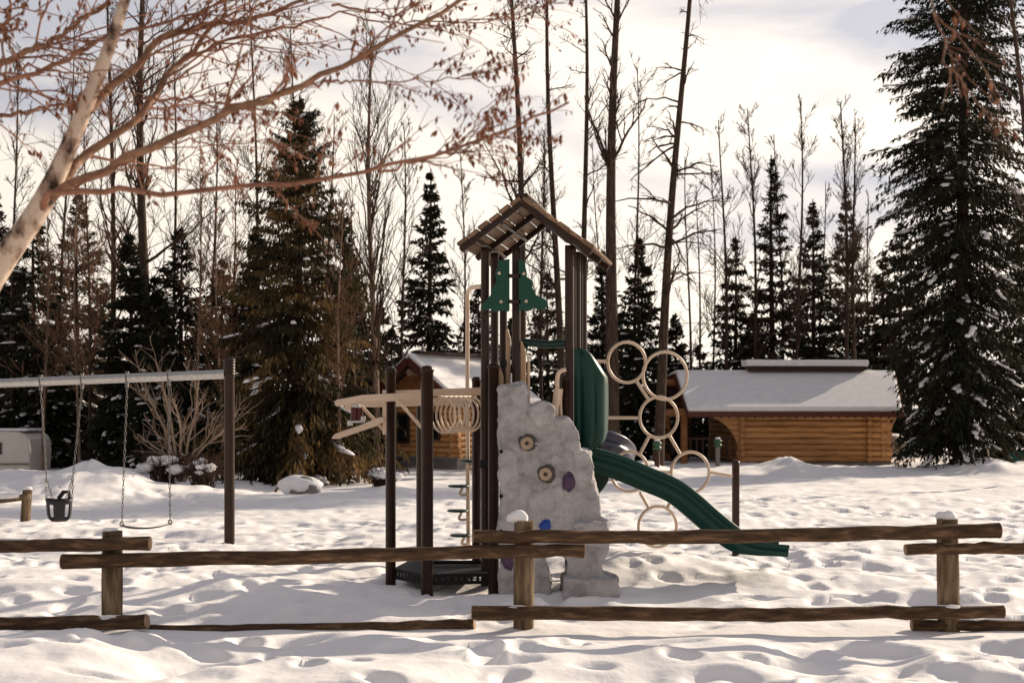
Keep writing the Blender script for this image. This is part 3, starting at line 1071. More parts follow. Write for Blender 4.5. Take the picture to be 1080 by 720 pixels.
# thin bright tubes along the right side
for sr in (-0.27, 0.24):
    p = rpt(0.42, sr, -0.08)
    t = MB()
    t.tube([(p.x, p.y, 1.2), p], 0.017, 10)
    t.build('side_tube', M['brown_steel'], play)

for sgn, wmax, nm in ((-1, 0.59, 'roof_slope'), (1, 0.655, 'roof_slope')):
    t = MB()
    sl = Vector((qv.x * sgn, qv.y * sgn, -SL)).normalized()
    nrm = Vector((qv.x * sgn * SL, qv.y * sgn * SL, 1)).normalized()
    rot = Matrix((sl, rv_, sl.cross(rv_))).transposed()
    Ls = wmax * math.sqrt(1 + SL * SL)
    n = 6
    wd = Ls / n
    for i in range(n):
        c = Vector((rc0.x, rc0.y, PK + 0.012)) + sl * (wd * (i + 0.5)) + nrm * (0.012 + 0.006 * (i % 2))
        t.box(c + rv_ * random.uniform(-0.012, 0.012), (wd * 0.93, 1.56 + random.uniform(-0.03, 0.03), 0.036), rot)
    rp_ = t.build(nm, M['roof_plank'], play, bevel=0.012)
    for sr in (-0.74, 0.0, 0.70):
        t = MB()
        a = Vector((rc0.x, rc0.y, PK - 0.03)) + rv_ * sr + sl * 0.0
        b = a + sl * (Ls * (0.97))
        t.beam(a, b, 0.045, 0.052, nrm)
        t.build('rafter', M['brown_steel'], rp_, bevel=0.006)
    for wf_ in (0.33, 0.70):
        t = MB()
        a = rpt(sgn * wmax * wf_, -0.72, -0.055)
        b = rpt(sgn * wmax * wf_, 0.70, -0.055)
        t.beam(a, b, 0.022, 0.03, nrm)
        t.build('purlin', M['brown_steel'], rp_)
t = MB()
t.beam(rpt(0, -0.78, 0.045), rpt(0, 0.78, 0.045), 0.13, 0.03)
t.build('ridge_cap', M['brown_steel'], play, bevel=0.012)

# half-tree panels
TY = 13.16
left = [(537.4, 273), (525, 274.5), (525.5, 281), (523, 284), (522, 290), (524.3, 296), (519, 304.5), (518.5, 309), (516, 313), (511, 318), (507.5, 322), (508.5, 326), (512, 327.3), (518, 325.5), (520, 328.4), (524, 329), (529, 326.8), (533, 328.6), (537.4, 328)]
right = [(547, 273), (552.5, 274), (553.5, 279.5), (555.5, 286.5), (555.8, 292), (560, 294.5), (561.8, 298), (561.5, 304), (564.2, 307), (565.5, 311), (572, 314), (577, 317), (577.2, 323), (573, 326.5), (568, 326.8), (563, 324.5), (560, 327), (555, 328.3), (551, 326.3), (547, 328.3)]
for poly, bolts in ((left, ((526.5, 288), (528.5, 318))), (right, ((552.5, 288.5), (555, 317.5)))):
    t = MB()
    t.prism([P(x, y, TY) for x, y in poly], (0, 0.022, 0))
    pn = t.build('tree_panel', M['green_board'], play, bevel=0.003)
    t = MB()
    for x, y in bolts:
        t.blob(P(x, y, TY - 0.006), (0.016, 0.008, 0.016), 1, 10, 0)
    t.build('bolt', M['tan_steel'], pn)
t = MB()
for y in (291, 318):
    t.beam(P(536, y, TY + 0.01), P(549, y, TY + 0.01), 0.02, 0.035)
t.build('panel_bracket', M['brown_steel'], play)

# enclosure: crossbar, tan uprights, handrail, deck
t = MB()
t.tube(smooth_path([P(548, 362, 13.35), P(556, 361, 13.3), P(576, 363, 13.25), P(600, 361.5, 13.2)], 14), 0.036, 12)
t.tube([P(554, 364, 13.3), P(551, 374, 13.33)], 0.03, 10)
t.build('crossbar', M['dark_green_steel'], play)
for x0, x1, y0, y1, Y, m_ in ((533.4, 538.6, 347, 410, 13.30, 'tan_panel'), (547.8, 554.8, 360, 420, 13.26, 'tan_panel'), (556.3, 559.0, 374, 430, 13.34, 'tan_steel'), (524.5, 531, 386, 412, 13.2, 'tan_panel')):
    t = MB()
    w_ = (x1 - x0) / F * Y
    a, b = P((x0 + x1) / 2, y0, Y), P((x0 + x1) / 2, y1, Y)
    t.prism([(a.x - w_ / 2, Y, b.z), (a.x - w_ / 2, Y, a.z), (a.x - w_ * 0.1, Y, a.z + 0.01), (a.x + w_ / 2, Y, a.z - 0.09), (a.x + w_ / 2, Y, b.z)], (0, 0.16, 0))
    t.build('side_panel', M[m_], play, bevel=0.01)
t = MB()
t.tube(smooth_path([P(597, 389.5, 12.95), P(591, 391.5, 12.95), P(588, 397, 12.95), P(587.6, 411, 12.95)], 12), 0.021, 10)
t.tube(smooth_path([P(588, 410, 12.95), P(587, 424, 12.95), P(585, 430, 12.95), P(585, 455, 12.95)], 10), 0.038, 10)
t.tube(smooth_path([P(592, 410, 13.0), P(591, 424, 13.0), P(592.5, 455, 13.0)], 10), 0.016, 8)
t.build('handrail', M['tan_steel'], play)
t = MB()
dz = 1.16
t.prism([Vector((*(rc0 + qv * a + rv_ * b).xy, dz)) for a, b in ((-0.44, -0.5), (0.44, -0.5), (0.44, 0.6), (-0.44, 0.6))], (0, 0, -0.08))
t.build('deck', M['black_steel'], play, bevel=0.01)
t = MB()
c = P(531, 383, 13.2)
t.blob(c, (0.035, 0.03, 0.045), 2, 12, 0.1)
t.build('speaking_tube', M['black_steel'], play)

# tall climbing pole with pods
t = MB()
t.tube(smooth_path([P(494, 575, 14.6), P(493.5, 500, 14.6), P(493, 420, 14.6), P(493, 330, 14.6), P(493, 312, 14.6), P(494.5, 306, 14.55), P(499, 303, 14.4), P(508, 302, 14.2)], 60), 0.022, 10)
pole = t.build('climbing_pole', M['tan_steel'], play)
for i, (px, py, sx) in enumerate(((497, 486, 1), (484, 512.5, -1), (483, 538.5, -1), (486, 564.5, -1))):
    Y = 14.55
    t = MB()
    c = P(px, py, Y)
    t.lathe(c, [(0.0, -0.012), (0.09, -0.012), (0.112, -0.004), (0.112, 0.008), (0.10, 0.014), (0.0, 0.014)], 18)
    pd = t.build('pod_step', M['dark_green_steel'], pole)
    t = MB()
    t.tube(smooth_path([P(px + sx * -4, py + 1.5, Y), P(px + 1, py + 8, Y), P(px + 5, py + 9.5, Y), P(493.5, py + 8.5, Y)], 12), 0.014, 8)
    t.build('pod_bracket', M['tan_steel'], pd)

# overhead ladder of rings
t = MB()
Y = 13.35
t.prism([P(x, y, Y) for x, y in ((353, 423.5), (354.5, 421.3), (370, 418.6), (382, 416.2), (404, 415), (449, 413.8), (449, 422.3), (410, 423.2), (378, 424.2), (366, 427.3), (355.5, 428.3), (353, 427))], (0, 0.035, 0))
lad = t.build('overhead_beam', M['tan_steel'], play, bevel=0.008)
t = MB()
Y = 13.6
t.prism([P(x, y, Y) for x, y in ((415, 411.6), (450, 410.3), (517, 408), (517, 416.6), (450, 418.0), (415, 419.5))], (0, 0.035, 0))
t.build('overhead_beam', M['tan_steel'], play, bevel=0.008)
t = MB()
Y = 14.5
t.prism([P(x, y, Y) for x, y in ((363.5, 423.5), (405, 421), (517, 417.5), (517, 425.5), (495, 426.2), (405, 429), (380, 429.2), (371, 433), (363.5, 433))], (0, 0.035, 0))
t.build('overhead_beam', M['tan_steel'], play, bevel=0.008)
t = MB()
t.prism([P(x, y, 13.3) for x, y in ((349, 462.4), (353, 457.3), (380, 448), (396, 441), (402.5, 439.3), (404.8, 441), (404.8, 444), (399, 448.2), (356, 462.6))], (0, 0.10, 0))
t.build('landing_plate', M['tan_steel'], play, bevel=0.01)
for x0, x1, y0, y1, Y in ((403.6, 407.6, 411, 458, 13.42), (444.0, 448.2, 402.5, 453.5, 13.22)):
    t = MB()
    a, b = P(x0, y0, Y), P(x1, y1, Y)
    t.box(((a.x + b.x) / 2, Y, (a.z + b.z) / 2), (b.x - a.x, 0.06, a.z - b.z))
    t.build('bracket', M['tan_steel'], play, bevel=0.005)
for a, b in ((P(419, 421.5, 13.3), P(445.5, 451.5, 13.24)), (P(380.5, 427.5, 13.5), P(406, 454.5, 13.43))):
    t = MB()
    t.beam(a, b, 0.03, 0.040, (0, 1, 0))
    t.build('brace', M['tan_steel'], play, bevel=0.005)
# ring rungs on a thin carrier
n0 = Vector((0.70, 0.72, 0)).normalized()
pa, pb = P(467.5, 437.5, 13.05), P(496.5, 436.5, 13.5)
t = MB()
t.tube([pa + Vector((-0.04, -0.04, 0.165)), pb + Vector((0.05, 0.05, 0.165))], 0.012, 8)
car = t.build('ring_carrier', M['tan_steel'], play)
for i in range(7):
    t = MB()
    t.ring(pa.lerp(pb, i / 6), 0.162, 0.0105, n0 + Vector((0.03 * math.sin(i * 2.1), 0, 0)), 36, 8)
    t.build('ring_rung', M['tan_steel'], car)
# trolley handle on the left arm
t = MB()
t.tube([P(374, 429, 13.38), P(373.5, 444, 13.38)], 0.035, 14)
t.tube([P(379, 430, 13.38), P(379.5, 443, 13.38)], 0.03, 14)
th_ = t.build('trolley', M['red_plastic'], play, bevel=0.006)
t = MB()
t.box(P(376, 444.5, 13.38), (0.15, 0.07, 0.025))
t.box(P(369, 446, 13.38), (0.045, 0.08, 0.05))
t.box(P(383, 441.5, 13.38), (0.04, 0.08, 0.05))
t.box(P(376, 428, 13.38), (0.07, 0.07, 0.03))
t.build('trolley_frame', M['galvanised'], th_, bevel=0.006)
# grab bar, low step and bottom bars
t = MB()
t.tube(smooth_path([P(515.3, 408, 13.5), P(515.3, 425, 13.45), P(515.3, 480, 13.45), P(515.3, 528, 13.45), P(513.8, 534, 13.45), P(510.5, 536.5, 13.45)], 30), 0.020, 10)
t.build('grab_bar', M['tan_steel'], play)
t = MB()
t.box(P(516, 552, 13.6), (0.13, 0.3, 0.05))
t.build('low_step', M['tan_panel'], play, bevel=0.01)
t = MB()
t.tube([P(449, 593, 13.7), P(524, 592, 13.7)], 0.018, 10)
t.build('low_bar', M['black_steel'], play)
# perforated transfer platform
A_, B_, C_ = P(415, 435, 13.5), P(450, 435, 13.0), P(524, 435, 13.12)
for p in (A_, B_, C_):
    p.z = 0.125
D_ = Vector((C_.x - 0.15, 14.2, 0.125))
E_ = Vector((A_.x + 0.1, 14.3, 0.125))
t = MB()
t.prism([A_, B_, C_, D_, E_], (0, 0, -0.02))
pl = t.build('step_platform', M['black_steel'], play, bevel=0.004)
for a, b in ((A_, B_), (B_, C_)):
    t = MB()
    d = (b - a).normalized()
    L = (b - a).length
    for z, h in ((0.108, 0.034), (0.042, 0.034)):
        m_ = (a + b) / 2
        t.beam((a.x, a.y, z), (b.x, b.y, z), 0.012, h)
    n = int(L / 0.055)
    for i in range(n + 1):
        c = a + d * (L * i / n)
        t.beam((c.x - d.x * 0.014, c.y - d.y * 0.014, 0.075), (c.x + d.x * 0.014, c.y + d.y * 0.014, 0.075), 0.012, 0.034)
    t.build('perforated_skirt', M['black_steel'], pl)

# ------------------------------------------------------------------ rock climbing wall
WY = 12.72
outl = [(526, 409), (534, 406.5), (548, 405.5), (553, 407), (556, 414), (556.5, 423), (559, 431), (565, 430), (571, 424.5), (577, 423.5), (582, 427), (584, 434), (583, 440.5), (590, 441), (597.5, 440), (602, 446), (607, 452), (610.5, 460), (611.5, 474), (618, 474.5), (624, 479), (626.5, 488), (626, 500), (629, 510), (632, 522), (632.5, 546), (641, 548), (643.5, 552), (642.5, 570), (640, 582), (635, 594), (634, 603), (638, 608), (652.5, 611), (653, 628), (594, 632), (594, 610), (597, 606), (598, 593), (594, 587), (588, 584), (576, 586), (577, 594), (579, 604), (583, 616), (581, 630), (527, 632), (526.5, 560), (527.5, 500), (526, 450)]
t = MB()
t.prism([P(x, y, WY) for x, y in outl], (0, 0.34, 0))
for poly, pr in (([(524, 407), (553, 404), (557, 428), (548, 452), (524, 458)], 0.025), ([(558, 432), (570, 423), (580, 424), (586, 434), (582, 446), (566, 450)], 0.09),
                 ([(586, 444), (600, 440), (610, 455), (612, 478), (592, 470)], 0.03), ([(606, 478), (624, 477), (628, 492), (626, 512), (610, 506)], 0.025),
                 ([(526, 470), (545, 478), (548, 512), (526, 520)], 0.03), ([(560, 522), (592, 512), (600, 540), (578, 566), (556, 552)], 0.03),
                 ([(606, 552), (642, 549), (643, 568), (634, 578), (608, 574)], 0.07), ([(526, 548), (552, 560), (556, 600), (526, 612)], 0.03),
                 ([(594, 609), (653, 612), (654, 630), (594, 634)], 0.16), ([(584, 478), (598, 486), (594, 498), (580, 490)], 0.025)):
    t.prism([P(x, y, WY - pr) for x, y in poly], (0, pr + 0.15, 0))
o = t.build('climbing_wall', M['rock'], play)
wall = o
m_ = o.modifiers.new('remesh', 'REMESH')
m_.mode = 'VOXEL'
m_.voxel_size = 0.016
m_ = o.modifiers.new('smooth', 'SMOOTH')
m_.iterations = 2
m_.factor = 0.5
tx = bpy.data.textures.new('rock_lumps', 'CLOUDS')
tx.noise_scale = 0.25
tx.noise_depth = 3
m_ = o.modifiers.new('lumps', 'DISPLACE')
m_.texture = tx
m_.strength = 0.08
m_.mid_level = 0.5
tx = bpy.data.textures.new('rock_facets', 'VORONOI')
tx.noise_scale = 0.36
m_ = o.modifiers.new('facets', 'DISPLACE')
m_.texture = tx
m_.strength = -0.05
m_.mid_level = 0.4
tx = bpy.data.textures.new('rock_grain', 'CLOUDS')
tx.noise_scale = 0.035
tx.noise_depth = 3
m_ = o.modifiers.new('pitting', 'DISPLACE')
tx2 = bpy.data.textures.new('rock_pitting', 'CLOUDS')
tx2.noise_scale = 0.09
tx2.noise_depth = 2
m_.texture = tx2
m_.strength = 0.035
m_ = o.modifiers.new('grain', 'DISPLACE')
m_.texture = tx
m_.strength = 0.02
m_ = o.modifiers.new('smooth2', 'SMOOTH')
m_.iterations = 1

# hand holds sit on the displaced front face
dg = bpy.context.evaluated_depsgraph_get()
ev = o.evaluated_get(dg)


def face_y(px, py):
    d = (P(px, py, 13.0) - Vector((0, 0, CH))).normalized()
    org = Vector((0, 0, CH)) + d * 11.0 - o.matrix_world.translation
    ok, loc, nn, _ = ev.ray_cast(Vector((0, 0, CH)) + d * 11.0 - play.location, d)
    return (loc + play.location) if ok else P(px, py, WY)


for px, py, kind in ((556, 467, 'tan'), (575.5, 499.5, 'tan'), (600, 508, 'purple'), (574, 554, 'blue'), (535, 590, 'purple')):
    c = face_y(px, py)
    if kind == 'tan':
        t = MB()
        t.blob(c + Vector((0.006, -0.006, 0.0)), (0.082, 0.028, 0.076), int(px), 18, 0.2)
        hb = t.build('hold_recess', M['hold_dark'], wall)  # dark lump in place of a shaded hollow; the wall is not cut
        t = MB()
        t.ring(c + Vector((-0.004, -0.042, 0.0)), 0.038, 0.021, (0.1, -1, 0.1), 22, 8)
        t.ring(c + Vector((-0.004, -0.040, 0.0)), 0.023, 0.008, (0.1, -1, 0.1), 22, 8)
        h = t.build('handhold', M['hold_tan'], hb)
    else:
        t = MB()
        t.blob(c + Vector((0, -0.005, 0)), (0.05, 0.045, 0.085) if kind == 'purple' else (0.055, 0.045, 0.045), int(px), 18, 0.3)
        h = t.build('handhold', M['hold_' + kind], wall)
        h['label'] = kind + ' hand hold'
t = MB()
for y in (476, 523, 560):
    t.blob(face_y(528.5, y) + Vector((0, 0, 0)), (0.018, 0.014, 0.018), 1, 10, 0)
t.build('wall_bolt', M['black_steel'], wall)

# ------------------------------------------------------------------ slide
up_ = [(604, 466.5, 13.34), (617, 472.5, 13.34), (632, 475.5, 13.34), (650, 480.5, 13.34), (670, 488.0, 13.34), (690, 496.5, 13.34), (706, 503.0, 13.34), (722, 511.5, 13.34), (740, 525.5, 13.34), (760, 543.0, 13.34), (778, 557.5, 13.34), (792, 567.5, 13.34), (806, 573.8, 13.34), (832, 576.5, 13.34)]
S = smooth_path([P(x, y, Y) for x, y, Y in up_], 90)


def sweep(S, prof, hs, side_sign=1.0):
    vs, fs = [], []
    K = len(prof)
    for i in range(len(S)):
        tg = Vector(S[min(i + 1, len(S) - 1)] - S[max(i - 1, 0)]).normalized()
        b = Vector((0, 0, 1)).cross(tg).normalized() * side_sign
        n = tg.cross(b).normalized()
        if n.z < 0:
            n = -n
        for bb, nn in prof:
            vs.append(Vector(S[i]) + b * bb + n * (nn if nn > 0 else nn * hs[i]))
    for i in range(len(S) - 1):
        for k in range(K):
            fs.append((i * K + k, i * K + (k + 1) % K, (i + 1) * K + (k + 1) % K, (i + 1) * K + k))
    return vs, fs, K


prof = [(0.0, -0.215), (0.0, -0.16), (-0.014, -0.155), (-0.014, -0.085), (0.0, -0.08), (-0.004, -0.03), (-0.03, -0.022), (-0.034, 0.004), (-0.015, 0.02), (0.018, 0.014), (0.03, -0.02),
        (0.05, -0.13), (0.10, -0.185), (0.2, -0.195), (0.32, -0.195), (0.42, -0.185), (0.47, -0.13), (0.49, -0.02), (0.502, 0.014), (0.535, 0.02), (0.554, 0.004), (0.55, -0.022), (0.524, -0.03), (0.52, -0.215)]
hs = [1.0 * (1 - 0.55 * float(sstep(68, 86, np.array(i)))) for i in range(90)]
vs, fs, K = sweep(S, prof, hs)
t = MB()
t.add(vs, fs, True)
t.add(vs[:K], [tuple(range(K - 1, -1, -1))])
t.add(vs[-K:], [tuple(range(K))])
t.build('slide', M['green_plastic'], play)

# hood at the slide's entrance: a bulged, ribbed shell on each side
hz = [(368, 611.5), (370, 618), (374, 623), (382, 629), (390, 634.5), (398, 640.5), (406, 641.3), (425, 641.5), (442, 641.3), (455, 640.5), (464, 637), (470, 631), (474, 622)]
for Yh, sg in ((13.13, 1), (13.78, -1)):
    t = MB()
    vs, fs = [], []
    NC = 25
    for py, xr in hz:
        for i in range(NC):
            u_ = i / (NC - 1)
            px = 605.8 + (xr - 605.8) * u_
            full = (px - 605.8) / 35.7
            d_y = 0.10 * math.sin(math.pi * min(1, full * 0.52)) - 0.155 * full ** 5
            for c_, w_ in ((0.20, 0.035), (0.60, 0.045)):
                d_y -= 0.030 * math.exp(-((full - c_) / w_) ** 2)
            d_y -= 0.05 * max(0.0, (u_ - 0.86) / 0.14) ** 2
            p = P(px, py, 13.13)
            vs.append(Vector((p.x, Yh - sg * d_y, p.z)))
    nr_ = len(hz)
    for j in range(nr_ - 1):
        for i in range(NC - 1):
            fs.append((j * NC + i, j * NC + i + 1, (j + 1) * NC + i + 1, (j + 1) * NC + i))
    t.add(vs, fs, True)
    o = t.build('slide_hood', M['green_plastic'], play)
    m_ = o.modifiers.new('wall', 'SOLIDIFY')
    m_.thickness = 0.02
    m_.offset = 0
# navy curved chute behind the slide, and the dark panel under it
S2 = smooth_path([P(636, 454.5, 14.55), P(648, 457.5, 14.62), P(660, 463.5, 14.75), P(667, 471, 15.0), P(667, 479, 15.3), P(660, 487, 15.6)], 30)
vs, fs, K = sweep(S2, prof, [1.0] * 30)
t = MB()
t.add(vs, fs, True)
t.add(vs[-K:], [tuple(range(K))])
t.build('curved_chute', M['navy_plastic'], play)
t = MB()
t.prism([P(x, y, 13.9) for x, y in ((618, 488), (629, 492), (643, 500), (642, 507), (637, 515), (628, 525), (622, 527), (618, 520))], (0, 0.3, 0))
t.build('slide_support', M['dark_green_steel'], play, bevel=0.02)

# ------------------------------------------------------------------ ring climber


def RY_(px):
    return 14.45 + (px - 620) / 156.0 * 0.45


def rp3(px, py):
    return P(px, py, RY_(px))


nr = Vector((-1.2, 0.0, 0))
d_ = (rp3(776, 435) - rp3(620, 435)).normalized()
nr = Vector((-d_.y, d_.x, 0))
if nr.y > 0:
    nr = -nr
rcl = bpy.data.objects.new('ring_climber', None)
C.objects.link(rcl)
rcl.parent = play
for a, b in (((671.5, 402), (684, 421)), ((706, 459), (718, 480)), ((685, 459), (674, 480)), ((675, 519), (685, 537)), ((712, 518), (703, 537)),
             ((622, 380.5), (639, 381)), ((636, 440.5), (673, 440.5)), ((683.5, 497.5), (706, 498)), ((750, 498), (772, 502)), ((618, 497), (645, 497))):
    t = MB()
    t.tube([rp3(*a), rp3(*b)], 0.0175, 10)
    t.build('link_tube', M['tan_steel'], rcl)
for px, py, r in ((661, 382, 21.3), (701.5, 396, 25), (694.8, 440, 21.5), (728, 498, 21.5), (664, 497, 21.0), (693.5, 555, 21.5)):
    Y = RY_(px)
    t = MB()
    t.ring(P(px, py, Y), r / F * Y, 0.0165, nr, 44, 9)
    t.build('ring', M['tan_steel'], rcl)
# ------------------------------------------------------------------ trees


def spawn(rng, pts, rad, m, lenf, spread, K, bend, up, smin=0.2, smax=0.98, rfac=0.55, rmin=0.007, taper=0.35, lvar=0.4, tip=0.55):
    """m side branches on every parent polyline (B,K0,3); returns (B*m,K,3) and radii."""
    B, K0, _ = pts.shape
    s = rng.uniform(smin, smax, (B, m))
    x = s * (K0 - 1)
    i = np.minimum(x.astype(int), K0 - 2)
    f = (x - i)[..., None]
    bi = np.arange(B)[:, None]
    p0, p1 = pts[bi, i], pts[bi, i + 1]
    base = p0 * (1 - f) + p1 * f
    tang = norm(p1 - p0)
    L = np.linalg.norm(np.diff(pts, axis=1), axis=2).sum(1)[:, None]
    d = norm(tang + spread * norm(rng.normal(size=(B, m, 3))) + np.array([0, 0, up]))
    ln = L * lenf * rng.uniform(1 - lvar, 1 + lvar, (B, m)) * (1.12 - tip * s)
    r0 = np.maximum((rad[bi, i] * (1 - f[..., 0]) + rad[bi, i + 1] * f[..., 0]) * rfac, rmin)
    u = np.linspace(0, 1, K)
    wob = rng.normal(size=(B, m, 1, 3)) * 0.06
    q = base[:, :, None, :] + d[:, :, None, :] * (ln[..., None, None] * u[None, None, :, None])
    q = q + ln[..., None, None] * (u ** 2)[None, None, :, None] * (np.array([0, 0, bend]) + wob)
    q = q + ln[..., None, None] * 0.014 * rng.normal(size=q.shape) * (u > 0)[None, None, :, None]
    rr = r0[..., None] * (1 - (1 - taper) * u)[None, None, :]
    return q.reshape(B * m, K, 3), np.maximum(rr.reshape(B * m, K), rmin * 0.6)


def trunk_line(rng, base, top, r0, K=18, wob=0.012, rtop=0.25):
    base, top = np.array(base, float), np.array(top, float)
    u = np.linspace(0, 1, K)
    H = np.linalg.norm(top - base)
    p = base + (top - base) * u[:, None]
    a, b = rng.uniform(0, 6.28, 2)
    p[:, 0] += H * wob * (np.sin(u * 5 + a) - math.sin(a)) * u
    p[:, 1] += H * wob * (np.sin(u * 4 + b) - math.sin(b)) * u
    r = r0 * (1 - (1 - rtop) * u ** 0.9)
    r[0] *= 1.15
    return p[None], r[None]


def bare_tree(seed, px0, px1, pyt, Y, wpx, label, name='bare_tree', cat='bare tree', n1=34, l1=0.16, spread=1.3, up=0.35, bend=0.10, n2=5, n3=4, low=0.25, bark='bark_dark', twig='twig_brown',
              group=None, rmin=0.0075, rtop=0.22, l2=0.42):
    rng = np.random.default_rng(seed)
    b = P(px0, 435, Y)
    b.z = gz(b.x, Y) - 0.1
    tp = P(px1, pyt, Y)
    o = thing(name, b, label, cat, group)
    r0 = wpx / F * Y / 2 * 1.1
    tp_, tr_ = trunk_line(rng, b, tp, r0, rtop=rtop)
    mb = MB()
    many_tubes(mb, tp_, tr_, 9)
    mb.build('trunk', M[bark], o)
    mb = MB()
    a1, r1 = spawn(rng, tp_, tr_, n1, l1, spread, 7, bend, up, low, 0.995, 0.40, rmin * 1.5, 0.3, 0.4, 0.92)
    many_tubes(mb, a1, r1, 5)
    a2, r2 = spawn(rng, a1, r1, n2, l2, 0.9, 5, bend * 0.7, up * 0.6, 0.2, 0.97, 0.6, rmin * 1.15, 0.4)
    many_tubes(mb, a2, r2, 4)
    if n3:
        a3, r3 = spawn(rng, a2, r2, n3, 0.5, 0.9, 3, bend * 0.5, up * 0.5, 0.2, 0.97, 0.7, rmin * 0.8, 0.5)
        many_tubes(mb, a3, r3, 3)
    mb.build('crown', M[twig], o)
    return o


